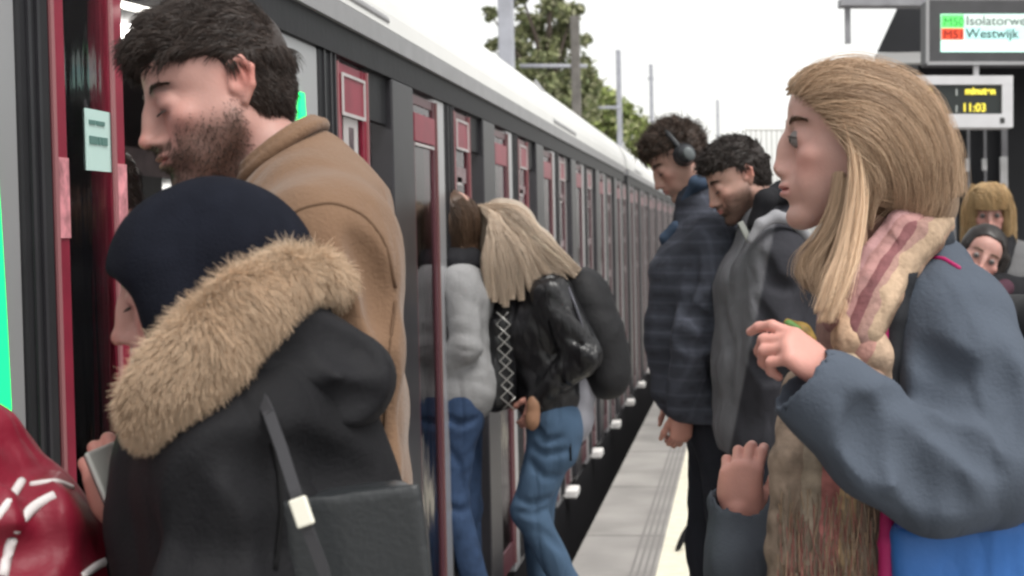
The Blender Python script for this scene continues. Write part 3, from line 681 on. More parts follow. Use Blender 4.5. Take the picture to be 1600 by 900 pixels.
def hand_sculpt(s, wrist, along, back, thumb, size=1.0, curl=(.5, .5, .55, .6), spread=.06, tcurl=.4, tout=.75):
    """adds palm, four fingers and a thumb; along = wrist->knuckles, back = back of the hand, thumb = side of the thumb"""
    a = np.array(along, float); a /= np.linalg.norm(a); b = np.array(back, float); b -= a*(a@b); b /= np.linalg.norm(b)
    t = np.array(thumb, float); t -= a*(a@t)+b*(b@t); t /= np.linalg.norm(t); w_ = np.array(wrist, float); z = size
    s.local(w_, np.array([t, a, b]))
    s.cone((0, -.03*z, 0), .024*z, (0, .02*z, 0), .022*z, .02)
    s.ell((0, .050*z, 0), (.037*z, .048*z, .0145*z), .012); s.ell((.022*z, .030*z, -.008*z), (.018*z, .028*z, .014*z), .012)
    K = ((.027, .088, .9), (.009, .093, 1.0), (-.009, .090, .93), (-.026, .080, .75))
    for i, (kx, ky, ln) in enumerate(K):
        p = np.array((kx, ky, 0))*z; ang = 0; d0 = (kx/.027)*spread; r = (.0098 if i < 3 else .0085)*z
        s.cone(np.array((kx*.8, ky*.55, 0))*z, .011*z, p, r*1.08, .012)
        for j, (l, rr) in enumerate(((.042, .0092), (.026, .0084), (.021, .0074))):
            ang += curl[i]*(1.0, 1.15, .8)[j]
            d = np.array((math.sin(d0)*math.cos(ang), math.cos(d0)*math.cos(ang), -math.sin(ang))); q = p+d*l*ln*z
            s.cone(p, (.0098, .0092, .0084)[j]*z*(.9 if i == 3 else 1), q, rr*z*(.9 if i == 3 else 1), .0035); p = q
    p = np.array((.026, .018, -.006))*z; dirs = ((tout, .75, -.35), (tout*(1-tcurl), .95, -.45*(1+tcurl)), (tout*(.8-tcurl), 1, -.5*(1+tcurl)))
    for (l, r0, r1), d in zip(((.040, .0145, .0115), (.032, .0112, .0100), (.026, .0100, .0080)), dirs):
        d = np.array(d)/np.linalg.norm(d); q = p+d*l*z; s.cone(p, r0*z, q, r1*z, .006); p = q
    return s

def limb_body(J, fat=.6):
    """coarse skin body under the clothes"""
    s = Sculpt(.016); R = lambda r: r*fat
    s.chain([J['neck'], J['chest'], J['waist'], J['pelvis']], [R(.05), R(.10), R(.09), R(.11)], .06)
    for q in 'lr':
        s.chain([J['chest']*.35+J['sh'+q]*.65, J['sh'+q], J['el'+q], J['wr'+q]], [R(.045), R(.045), R(.036), R(.026)], .03)
        s.chain([J['hip'+q], J['kn'+q], J['an'+q], J['toe'+q]], [R(.082), R(.055), R(.038), R(.03)], .03)
    return s.mesh()
def default_joints(pel, facing, neck, lean=None, stance=.1, H=.95):
    """joints from the pelvis point, the facing direction on the ground and the neck point"""
    f = np.array([facing[0], facing[1], 0.]); f /= np.linalg.norm(f); r = np.array([f[1], -f[0], 0.]); u = np.array([0, 0, 1.])
    pel = np.array(pel, float); neck = np.array(neck, float); J = dict(pelvis=pel, neck=neck, f=f, r=r)
    ax = neck-pel; J['chest'] = pel+ax*.72-f*.01; J['waist'] = pel+ax*.32
    for q, i in (('l', -1), ('r', 1)):
        sh = pel+ax*.90+r*i*.165; J['sh'+q] = sh; J['el'+q] = sh+np.array([0, 0, -.29])+r*i*.03-f*.02; J['wr'+q] = J['el'+q]+np.array([0, 0, -.24])+f*.08
        hp = pel+r*i*.085-u*.02; an = np.array([pel[0], pel[1], .085])+r*i*(stance+.0)+f*(.05*i-.03)
        J['hip'+q] = hp; J['an'+q] = an; J['kn'+q] = (hp+an)/2+f*.03; J['toe'+q] = an+f*.15-u*.045
    return J
def trousers(J, m, parent, r=(.105, .078, .06), vox=.01, name='trousers', seed=1, top=.1, wr=.006, cr=None):
    s = Sculpt(vox)
    pl = J['pelvis']; h_ = r[0]/.105; s.chain([pl+(J['waist']-pl)*.45, pl-np.array([0, 0, .03])], [.125*h_, .13*h_], .05)
    for q in 'lr': s.cone(J['hip'+q]+np.array([0, 0, .03]), .108*h_, J['hip'+q]-np.array([0, 0, .08]), .10*h_, .05); s.chain([J['hip'+q], J['kn'+q], J['an'+q]+np.array([0, 0, .01])], list(r), .03)
    if cr: crease(s, cr[0], cr[1], .005, .022)
    s.disp(wrinkle(wr, 26, seed=seed)); V, F = s.mesh(); return link_mesh(name, V, F, m, parent)
shoem = mat('dark shoe', (.03, .03, .032), .6); solem = mat('sole', (.35, .34, .33), .7)
def shoes(J, parent, m=None):
    for q in 'lr':
        a = J['an'+q]; f = J['toe'+q]-a; f[2] = 0; f /= np.linalg.norm(f); z0 = a[2]-.085
        s = Sculpt(.008).local((a[0], a[1], z0), frame(f, (0, 0, 1)))
        s.chain([(0, -.02, .10), (0, -.01, .05), (0, .10, .045), (0, .17, .035)], [.045, .042, .040, .033], .03); s.box((0, .07, -.02), (.1, .3, .02), .0, .004, True)
        V, F = s.mesh(); sh = link_mesh('shoe', V, F, m or shoem, parent)
        MB().obox((a[0]+f[0]*.065, a[1]+f[1]*.065, z0+.009), [np.array([f[1], -f[0], 0]), f, (0, 0, 1)], (.042, .135, .0085)).build('sole', solem, sh, bevel=.006)
def torso_ops(s, J, rc=.13, rw=.12, rp=.14, k=.07, down=.08, wide=.085):
    r = J['r']; pel = J['pelvis']; ax = (J['neck']-pel); ax = ax/np.linalg.norm(ax)
    for i in (-1, 1):
        s.chain([J['chest']+r*i*wide, J['waist']+r*i*wide*.75, pel+r*i*wide*.8-ax*down], [rc, rw, rp], k)
    s.cone(J['neck']-ax*.04, .075, J['chest'], rc*1.0, k)
    for q in 'lr': s.cone(J['neck']-ax*.02, .065, J['sh'+q], .072, k)
def sleeve_ops(s, J, q, r=(.082, .070, .052), k=.02):
    s.chain([J['sh'+q], J['el'+q], J['wr'+q]], list(r), k)

def short_hair(h, name, m, parent, base, n=5000, ln=.028, front=.085, low=-.03, comb=(0, .4, .6), thick=1.0, rad=.0009, curly=0.0, vol=.008, top=.0, side=.0, var=.3, temple=.055):
    """cap of hair over the skull plus strands; grows from the top, the back and above the ears"""
    s = Sculpt(.004).local(h.c, h.fr); z = h.z
    s.ell(np.array((0, -.017, .038))*z, np.array((.075+vol*.6+side, .094+vol*.6, .085+vol+top))*z, .01)
    s.ell(np.array((0, .035, .058))*z, np.array((.062+side, .055+vol*.6, .055+vol+top*.6))*z, .02)
    s.ell(np.array((0, -.055, -.018))*z, np.array((.058, .042+vol*.2, .046))*z, .02)
    # cut the face, ears and neck free
    tl = frame((0, 1, .55), (0, -.55, 1)); tl = np.array([tl[0], tl[1], tl[2]])
    s.box(np.array((0, front+.052, .018))*z, np.array((.12, .06, .060))*z, .02, .022, True, tl)
    s.box(np.array((0, .105+side, -.040))*z, np.array((.12, .105, .085))*z, .02, .018, True)
    for i in (-1, 1): s.ell(np.array((i*.092, -.022, .0))*z, np.array((.026, .026, .036))*z, .008, True)
    s.box(np.array((0, .045, -.07))*z, np.array((.12, .06, .062))*z, .01, .01, True)
    s.disp(wrinkle(.004*thick, 70, seed=3))
    V, F = s.mesh(); V0 = V
    hair = link_mesh(name, V, F, m, parent, vc=np.tile(np.array(base)*.8, (len(V), 1)))
    idx = RNG.choice(len(V), n); p = V[idx]; l = ((p-h.c) @ h.fr.T)/z
    ctr = np.array((0, -.01, .02)); nrm = (l-ctr)/np.array((.08, .1, .09))**2; nrm /= np.linalg.norm(nrm, axis=1, keepdims=True)
    cb = np.array(comb, float); cdn = np.where(l[:, 2:3] < .04, np.array([[0, -.35, -.9]]), cb[None]); cdn = cdn*1.0
    K = 5; P = [p]; cl = RNG.normal(size=(60, 3))*.5; ci = (np.floor(l[:, 0]*60)*7+np.floor(l[:, 1]*60)*13+np.floor(l[:, 2]*60)*31).astype(int) % 60
    d = nrm*.30+cdn*1.0+cl[ci]*(.35+curly)+RNG.normal(size=(n, 3))*.16; d /= np.linalg.norm(d, axis=1, keepdims=True)
    L = ln*RNG.uniform(.5, 1.1, (n, 1))*np.where(l[:, 2:3] < .03, .45, 1)
    ph = RNG.uniform(0, 6.28, (n, 1))
    for j in range(1, K):
        d = d+nrm*-.16*j*.5+np.array([[0, 0, -.05*j]])+curly*.6*np.concatenate([np.sin(ph+j*1.7), np.cos(ph+j*1.9), np.sin(ph*2+j)], 1); d /= np.linalg.norm(d, axis=1, keepdims=True)
        P.append(P[-1]+(d*L/(K-1)*z) @ h.fr)
    st = strands(np.stack(P, 1), rad, 'strands', m, hair, base=base, var=var)
    return hair
hairm = mat('hair', (.1, .1, .1), .42, vcol=True, spec=.45)
fabm = {}
def cloth(name, col, bump=.0012, bs=220, rough=.85, var=.1, vs=9, fold=.006, fs=8, **k): return mat(name, col, rough, bump=bump, bscale=bs, var=var, vscale=vs, spec=.2, fold=fold, fs=fs, **k)
def locks(paths, rads, per, name, m, parent, base, var=.2, rad=.0008, K=14, wave=.004, grow=1.0, tipc=None, hsel=None, flat=None):
    """long hair: a lock is a guide polyline; a solid core plus strands scattered round it"""
    n_ = len(paths); out = []; cols = []
    t = np.linspace(0, 1, K)
    for g_, r_ in zip(paths, rads):
        g_ = np.array(g_, float); sl = np.concatenate([[0], np.cumsum(np.linalg.norm(np.diff(g_, axis=0), axis=1))]); sl /= sl[-1]
        # smooth resample of the guide
        c = np.stack([np.interp(t, sl, g_[:, i]) for i in range(3)], 1)
        for _ in range(2): c[1:-1] = (c[:-2]+2*c[1:-1]+c[2:])/4
        rr = np.interp(t, np.linspace(0, 1, len(r_)), r_)
        tg = np.gradient(c, axis=0); tg /= np.linalg.norm(tg, axis=1, keepdims=True); a = np.cross(tg, np.array([.31, .2, .93])); a /= np.linalg.norm(a, axis=1, keepdims=True); b = np.cross(tg, a)
        u = RNG.uniform(0, 6.28, (per, 1)); q = np.sqrt(RNG.uniform(.35, 1.0, (per, 1)))*1.05
        ph = RNG.uniform(0, 6.28, (per, 1)); ww = wave*np.sin(t[None]*9+ph+2*np.sin(u))
        uu = u+.35*np.sin(t[None]*4+ph)
        off = (np.cos(uu)*q*rr[None]+ww)[..., None]*a[None]+(np.sin(uu)*q*rr[None])[..., None]*b[None]
        out.append(c[None]+off)
        cb = np.array(base)[None]*(1+var*RNG.normal(size=(per, 1)))*(1+.10*RNG.normal()); cols.append(cb)
    return strands(np.concatenate(out), rad, name, m, parent, colors=np.concatenate(cols), tip=.5)
DN = np.array([0, 0, -1.])
def ground(p): return (p[0], p[1], 0)
def person(label, base, group=None): return thing('person', label, 'person', ground(base), group)
def body(par, head=None, J=None, hands=(), extra=None):
    parts = []; cols = []
    if head is not None:
        s = head.sculpt(); V, F = s.mesh(); parts.append((V, F)); cols.append(head.paint(V))
    tone = head.tone if head is not None else SK['fair']
    for hs in hands:
        V, F = hs.mesh(); parts.append((V, F)); cols.append(np.tile(np.array(tone)*[1.05, .86, .84], (len(V), 1)))
    if J is not None:
        V, F = limb_body(J); parts.append((V, F)); cols.append(np.tile(np.array(tone), (len(V), 1)))
    V, F = merge(*parts); o = link_mesh('body', V, F, skin, par, vc=np.concatenate(cols))
    if head is not None:
        eyes(head, par)
        if head.beard > .5: head.stubble(parts[0][0], par, 4600)
    return o
def mapper(s): return lambda x, y, dz=0.0: Wp(x, y, s, dz)
denim = cloth('blue denim', (.070, .120, .195), vs=6, var=.12, fold=.008, fs=7); denimd = cloth('dark denim', (.035, .062, .125), vs=25, var=.2)
darkt = cloth('dark trousers', (.018, .02, .028)); blackc = cloth('black cloth', (.016, .016, .019), var=.2)
def seam(P, V, F, pts, par, m, rad=.0022, n=22, name='seam'):
    from mathutils.bvhtree import BVHTree
    bt = BVHTree.FromPolygons([tuple(v) for v in V], [tuple(int(i) for i in f) for f in F]); out = []
    for q in np.linspace(0, len(pts)-1, n):
        i = min(int(q), len(pts)-2); x, y = [pts[i][k]+(pts[i+1][k]-pts[i][k])*(q-i) for k in (0, 1)]
        a, b = P(x, y, -.5), P(x, y, .5); hit = bt.ray_cast(Vector(a), Vector(b-a).normalized())
        if hit[0] is not None and (not out or np.linalg.norm(np.array(hit[0])-out[-1]) < .12): out.append(np.array(hit[0]))
    if len(out) > 3:
        out = np.array(out)
        for _ in range(2): out[1:-1] = (out[:-2]+2*out[1:-1]+out[2:])/4
        MB().tube(list(out), rad, 6).build(name, m, par, smooth=True)
# =================================================== A: man in the camel jacket
def man_camel():
    P = mapper(1300); R, U, A = Dv(1, 0, 0), Dv(0, 1, 0), Dv(0, 0, 1)
    pel = P(500, 1040, .06); r = person('tall bearded man in a camel jacket looking down', pel)
    h = Head(P(336, 154, .065), Dv(-.86, -.28, -.42), Dv(-.27, .95, 0), tone='pink', beard=.72, vox=.0026, open_=0, neck=P(452, 278, .07), nr=.053, size=.93, jaw=1.05, lips=(.36, .12, .11), nose=1.1)
    J = default_joints(pel, -R, P(468, 300, .07)); J['shl'] = P(490, 400, -.09); J['shr'] = P(440, 395, .22)
    J['ell'] = P(480, 740, -.13); J['wrl'] = P(300, 900, -.08); J['elr'] = P(430, 740, .26); J['wrr'] = P(260, 860, .2); J['chest'] = P(452, 500, .07); J['waist'] = P(480, 800, .07)
    body(r, h, J, [hand_sculpt(Sculpt(.004), J['wrl'], -R, U, A), hand_sculpt(Sculpt(.004), J['wrr'], -R, U, -A)])
    short_hair(h, 'hair', hairm, r, (.036, .023, .018), n=22000, ln=.030, low=-.03, comb=(0, .9, .2), vol=.009, top=.006, rad=.00055, var=.30, front=.076, curly=.10)
    jm = mat('camel wool', (.195, .118, .074), .95, bump=.0015, bscale=240, var=.08, vscale=6, spec=.15, sheen=.2, fold=.007, fs=6)
    s = Sculpt(.0065)
    s.chain([P(474, 262, .07), P(498, 335, .06), P(490, 430, .08)], [.048, .080, .11], .05)
    s.chain([P(462, 440, .10), P(490, 620, .10), P(500, 800, .10), P(505, 1030, .08)], [.115, .105, .105, .115], .06)
    s.chain([P(430, 440, .02), P(440, 640, .03), P(450, 1000, .03)], [.10, .10, .11], .06)
    s.chain([P(486, 335, .0), P(512, 405, -.075)], [.066, .084], .05)
    s.chain([P(506, 395, -.08), P(520, 560, -.11), P(525, 740, -.125), P(455, 830, -.12), P(310, 900, -.08)], [.088, .078, .070, .062, .046], .025)
    s.chain([P(440, 395, .2), P(430, 740, .26), P(280, 850, .2)], [.085, .07, .05], .03)
    # neck opening
    s.cone(P(372, 158, .07), .056, P(432, 234, .07), .052, .006, True)
    for a, b, c in (((500, 640, -.19), (560, 660, -.18), (600, 700, -.1)), ((480, 700, -.2), (545, 730, -.19), (590, 760, -.1))):
        s.chain([P(*a), P(*b), P(*c)], [.004, .008, .003], .02, True)
    crease(s, P, [[(552, 372), (590, 440), (604, 520)], [(505, 450), (545, 530), (566, 640)], [(470, 420), (490, 500), (500, 600)], [(606, 560), (600, 640), (612, 720)], [(585, 620), (560, 690), (575, 740)]], .007, .03); s.disp(wrinkle(.009, 17, (.2, .1, 1), 5)); V, F = s.mesh(); jk = link_mesh('jacket', V, F, jm, r)
    seam(P, V, F, [(430, 352), (470, 325), (520, 315), (570, 335), (604, 380), (618, 450)], jk, mat('camel seam', (.12, .07, .042), .95)); seam(P, V, F, [(618, 470), (606, 560), (602, 660), (600, 760)], jk, mat('camel seam', (.12, .07, .042), .95))
    ax_ = P(440, 245, .07)-P(392, 182, .07)
    s = Sculpt(.004); s.chain(ring(P(432, 232, .07), ax_, .060, n=48), [.0060]*48, .001); s.chain(ring(P(440, 243, .07), ax_, .0650, n=48), [.0080]*48, .001)
    V, F = s.mesh(); link_mesh('collar', V, F, jm, jk)
    # shoulder seam
    trousers(J, darkt, r); shoes(J, r)
    return r
man_camel()
# =================================================== B: woman with beanie and fur hood
def fur(par, path, rads, name='fur_trim', n=60000, ln=.020, base=(.66, .49, .345), m=None):
    s = Sculpt(.006); s.chain(path, [r*.86 for r in rads], .02); V, F = s.mesh()
    core = link_mesh(name, V, F, hairm, par, vc=np.tile(np.array(base)*.55, (len(V), 1)))
    # outward normals from the path
    me = core.data; N = np.empty(len(V)*3, np.float32); me.vertices.foreach_get('normal', N); N = N.reshape(-1, 3)
    idx = RNG.choice(len(V), n); p = V[idx]; nr = N[idx]; K = 5
    fl = np.sin(p@np.array([31., 17, 23]))+np.sin(p@np.array([-19., 37, 11])+1.3)
    side = np.cross(nr, np.array([.2, .5, .8])); P = [p]
    d = nr*.62+side*.22*fl[:, None]+np.array([[0, 0, -.55]])+RNG.normal(size=(n, 3))*.24; d /= np.linalg.norm(d, axis=1, keepdims=True)
    L = ln*RNG.uniform(.5, 1.2, (n, 1))
    for j in range(1, K): d = d+np.array([[0, 0, -.12]])+side*.1*fl[:, None]; d /= np.linalg.norm(d, axis=1, keepdims=True); P.append(P[-1]+d*L/(K-1))
    tone = np.array(base)[None]*(1+.14*RNG.normal(size=(n, 1))); band = smooth_(.2, 1.6, fl+.5*RNG.normal(size=n))[:, None]
    tone = tone*(1-band*.35)+np.array([[.75, .60, .44]])*band*.30
    strands(np.stack(P, 1), .00042, 'fur_hairs', hairm, core, colors=tone, tip=.3)
    return core
def woman_beanie():
    P = mapper(1450); R, U, A = Dv(1, 0, 0), Dv(0, 1, 0), Dv(0, 0, 1)
    pel = P(470, 1120, 0); r = person('woman in a navy beanie and a black coat with a fur edged hood', pel)
    h = Head(P(316, 444, .0), Dv(-.955, -.26, -.10), Dv(-.26, .955, 0), female=True, size=.93, tone='pink', vox=.0026, open_=0, neck=P(385, 600, 0), nr=.048)
    J = default_joints(pel, -R, P(390, 620, 0)); J['shl'] = P(365, 720, -.13); J['shr'] = P(350, 700, .17); J['ell'] = P(370, 1040, -.17); J['wrl'] = P(270, 960, -.10)
    J['elr'] = P(300, 980, .17); J['wrr'] = P(205, 815, .06); J['chest'] = P(400, 800, .02); J['waist'] = P(440, 1000, .0)
    hd = hand_sculpt(Sculpt(.0028), P(205, 830, .05), Dv(-.30, 1, -.1), Dv(.3, .1, -1), Dv(.9, .3, 0), size=.88, curl=(1.0, 1.0, 1.0, 1.0), tcurl=.2, tout=.5)
    body(r, h, J, [hd, hand_sculpt(Sculpt(.004), J['wrl'], -R, U, A, size=.88)])
    # knitted covering: dome over the skull, sides down over cheek and nape
    bm = mat('navy knit', (.0105, .012, .019), .95, bump=.0016, bscale=420, var=.14, vscale=30, spec=.1, fold=.003, fs=9)
    s = Sculpt(.0045).local(h.c, h.fr)
    s.ell((0, -.012, .034), (.080, .094, .077), .02); s.ell((0, .028, .028), (.068, .064, .057), .03); s.ell((0, -.035, .015), (.076, .066, .080), .03)
    tl = frame((0, 1, .42), (0, -.42, 1)); s.box((0, .055, -.078), (.15, .16, .085), .004, .012, True, tl)
    for i in (-1, 1): s.chain([(i*.052, .034, .02), (i*.056, .026, -.03), (i*.050, .022, -.08), (i*.035, .015, -.12)], [.034, .033, .030, .025], .03)
    s.chain([(0, -.05, .0), (0, -.05, -.08), (0, -.05, -.14)], [.076, .070, .058], .03)
    s.local((0, 0, 0), np.eye(3)); s.disp(wrinkle(.0035, 26, (.3, .2, 1), seed=4))
    V, F = s.mesh(); bn = link_mesh('beanie', V, F, bm, r)
    # coat
    cm = mat('black coat cloth', (.0105, .0105, .0125), .75, bump=.0012, bscale=200, var=.15, vscale=6, spec=.2, fold=.010, fs=5)
    s = Sculpt(.008)
    s.chain([P(405, 640, -.05), P(368, 740, -.125)], [.072, .076], .05); s.chain([P(370, 650, 0), P(390, 740, 0), P(425, 900, .0), P(455, 1130, .0), P(470, 1350, 0)], [.10, .125, .12, .125, .14], .07)
    s.chain([P(345, 700, .02), P(330, 800, .03), P(330, 960, .03)], [.07, .085, .10], .06); s.chain([P(480, 700, .02), P(500, 860, .02)], [.07, .09], .06)
    s.chain([P(385, 690, -.10), P(368, 790, -.15), P(350, 930, -.17), P(345, 1030, -.165), P(270, 985, -.12)], [.066, .064, .066, .055, .042], .022)
    s.chain([P(350, 700, .16), P(290, 960, .17), P(222, 880, .09)], [.075, .06, .046], .03)
    s.chain([P(262, 715, .0), P(280, 800, .0)], [.035, .05], .05)
    s.chain([P(430, 720, -.18), P(425, 850, -.20), P(440, 960, -.2)], [.006, .009, .005], .02, True)
    crease(s, P, [[(425, 690), (440, 760), (442, 890)], [(318, 720), (282, 800), (272, 890)], [(350, 700), (395, 735), (430, 745)], [(370, 780), (345, 830), (350, 890)], [(480, 700), (520, 740), (580, 745)], [(300, 850), (340, 870), (390, 860)]], .009, .035); s.disp(wrinkle(.012, 14, (.1, 0, 1), 2)); V, F = s.mesh(); coat = link_mesh('coat', V, F, cm, r)
    seam(P, V, F, [(425, 690), (436, 740), (440, 800), (430, 890)], coat, mat('coat seam', (.004, .004, .005), .9), .003)
    s = Sculpt(.006); f = np.array([Dv(1, -.42, 0), A, Dv(.42, 1, 0)])
    s.ell(P(508, 575, -.02), np.array((102, 150, 74))/1450, .03, fr=f); s.ell(P(450, 545, -.06), np.array((80, 110, 66))/1450, .05, fr=f); s.ell(P(548, 600, -.01), np.array((58, 130, 62))/1450, .04, fr=f)
    s.chain([P(440, 560, -.12), P(510, 548, -.15), P(560, 560, -.12)], [.003, .007, .003], .03, True)
    s.chain([P(480, 640, -.13), P(540, 640, -.14), P(590, 610, -.08)], [.004, .008, .003], .025, True)
    crease(s, P, [[(440, 575), (500, 540), (560, 545), (595, 575)], [(450, 620), (520, 645), (585, 625)], [(500, 500), (540, 520), (585, 545)], [(470, 520), (480, 560), (500, 590)]], .008, .03); s.disp(wrinkle(.009, 17, (1, .2, .4), 12)); V, F = s.mesh(); hood = link_mesh('hood', V, F, mat('hood nylon', (.0125, .0125, .015), .72, bump=.0010, bscale=120, var=.1, spec=.22, fold=.007, fs=8), coat)
    pth = [(520, 478, .10), (522, 440, .03), (492, 424, -.03), (440, 432, -.09), (385, 478, -.125), (330, 535, -.14), (284, 585, -.14), (254, 628, -.13), (240, 658, -.10)]
    fur(coat, [P(*q) for q in pth], [a/1450 for a in (20, 22, 27, 37, 49, 56, 58, 52, 34)])
    trousers(J, darkt, r, vox=.014); shoes(J, r)
    # phone in the hand: a thing of its own
    ph = thing('phone', 'slim pale phone held up by the woman in the beanie', 'phone', P(178, 745, .03))
    fr3 = [Dv(.28, .12, 1), Dv(-.42, 1, 0), Dv(1, .42, -.2)]
    MB().obox(P(178, 745, .03), fr3, (.033, .036, .0035)).build('case', mat('phone grey', (.42, .42, .40), .35, metal=.3), ph, bevel=.003)
    MB().obox(P(178, 745, .03)-np.array(fr3[2])*.0045, fr3, (.030, .033, .0008)).build('screen', mat('phone screen', (.02, .02, .02), .1), ph)
    # shoulder bag: strap with a metal piece and the black leather body
    bag = thing('shoulder_bag', 'black leather shoulder bag on a grey strap with a white metal clasp', 'bag', P(560, 850, -.12))
    st = MB(); pts = [(398, 590, -.10), (408, 620, -.14), (420, 645, -.168), (440, 700, -.185), (462, 770, -.205), (482, 830, -.21), (505, 890, -.205), (520, 950, -.2)]
    for i in range(len(pts)-1):
        a, b = P(*pts[i]), P(*pts[i+1]); d = b-a; L = np.linalg.norm(d); d /= L; w_ = np.cross(d, A); w_ /= np.linalg.norm(w_)
        st.obox((a+b)/2, [w_, d, np.cross(w_, d)], (.0055, L/2+.002, .002))
    st.build('strap', mat('strap grey', (.05, .05, .056), .6), bag)
    a, b = P(464, 778, -.212), P(479, 822, -.214); d = b-a; L = np.linalg.norm(d); d /= L; w_ = np.cross(d, A); w_ /= np.linalg.norm(w_)
    MB().obox((a+b)/2, [w_, d, np.cross(w_, d)], (.0085, L/2, .004)).build('clasp', mat('clasp', (.85, .83, .72), .3), bag, bevel=.002)
    s = Sculpt(.006); f = np.array([Dv(1, .12, 0), A, Dv(-.12, 1, 0)])
    s.box(P(560, 880, -.10), (.072, .045, .078), .03, .01, fr=f); s.disp(wrinkle(.003, 18, seed=6)); V, F = s.mesh()
    lm = mat('black leather', (.024, .027, .030), .36, bump=.0006, bscale=160, var=.1, spec=.5)
    link_mesh('bag_body', V, F, lm, bag)
    s = Sculpt(.005); s.box(P(556, 850, -.155), (.070, .006, .052), .006, .004, fr=f); V, F = s.mesh(); link_mesh('flap', V, F, lm, bag)
    return r
woman_beanie()
# =================================================== C: red striped jacket at the lower left
def child_red():
    P0 = mapper(1400); P = lambda x, y, dz=0: P0(x-22, y+24, dz)
    R, U, A = Dv(1, 0, 0), Dv(0, 1, 0), Dv(0, 0, 1)
    pel = P(-60, 1130, 0); r = person('person at the left edge in a crimson jacket with white stripes on the sleeve', pel)
    h = Head(P(-215, 560, 0), Dv(-.9, -.1, .3), U, tone='fair', vox=.005, neck=P(-130, 690, 0), nr=.045)
    J = default_joints(pel, -R, P(-110, 710, 0)); J['shl'] = P(35, 790, -.06); J['ell'] = P(60, 1000, -.1); J['wrl'] = P(-20, 1140, -.1)
    J['shr'] = P(-150, 800, .1); J['elr'] = P(-170, 1020, .12); J['wrr'] = P(-200, 1200, .1)
    body(r, h, J, [hand_sculpt(Sculpt(.005), J['wrl'], DN, -A, R, .9), hand_sculpt(Sculpt(.005), J['wrr'], DN, A, R, .9)])
    short_hair(h, 'hair', hairm, r, (.05, .03, .02), n=1500, rad=.0015)
    rc = mat('crimson nylon', (.21, .010, .028), .5, bump=.0012, bscale=90, var=.12, vscale=8, spec=.35, fold=.006, fs=7)
    s = Sculpt(.0065); s.chain([P(-50, 720, .02), P(-40, 860, .02), P(-50, 1180, 0)], [.09, .13, .14], .06)
    s.chain([P(-12, 668, .02), P(-20, 760, .03)], [.03, .05], .04)
    s.chain([P(10, 770, -.03), P(38, 812, -.05), P(66, 960, -.07), P(20, 1140, -.1)], [.055, .068, .066, .05], .03)
    s.chain([P(72, 765, .03), P(112, 850, .03), P(160, 960, .03)], [.035, .05, .06], .05)
    s.chain([P(-150, 800, .1), P(-170, 1020, .12), P(-200, 1180, .1)], [.08, .07, .05], .03)
    crease(s, P0, [[(-5, 720), (30, 735), (70, 720)], [(20, 700), (60, 760), (80, 850)], [(0, 850), (40, 870), (90, 850)]], .006, .03); s.disp(wrinkle(.008, 22, (.3, .2, 1), 3)); V, F = s.mesh(); jk = link_mesh('jacket', V, F, rc, r)
    wm = mat('white piping', (.72, .68, .68), .6, var=.1)
    from mathutils.bvhtree import BVHTree
    bt = BVHTree.FromPolygons([tuple(v) for v in V], [tuple(int(i) for i in f) for f in F])
    def piping(pts, rad):
        # drop the line onto the jacket along the view direction of its wearer's side
        out = []
        n = 14; t = np.linspace(0, len(pts)-1, n)
        for q in t:
            i = min(int(q), len(pts)-2); x = pts[i][0]+(pts[i+1][0]-pts[i][0])*(q-i); y = pts[i][1]+(pts[i+1][1]-pts[i][1])*(q-i)
            a = P0(x, y, -.5); b = P0(x, y, .5); hit = bt.ray_cast(Vector(a), Vector(b-a).normalized())
            if hit[0] is not None: out.append(np.array(hit[0])+(b-a)/np.linalg.norm(b-a)*rad*.55)
        if len(out) > 2:
            out = np.array(out)
            for _ in range(4): out[1:-1] = (out[:-2]+out[1:-1]*2+out[2:])/4
            MB().tube(list(out), rad, 8).build('stripe', wm, jk, smooth=True)
    piping([(34, 752), (10, 790), (-8, 815)], .0052); piping([(112, 762), (88, 752), (48, 758)], .004)
    piping([(86, 775), (50, 790), (24, 825), (12, 862), (4, 902)], .0062); piping([(178, 872), (150, 884), (128, 902)], .005)
    trousers(J, darkt, r, vox=.016); shoes(J, r)
child_red()
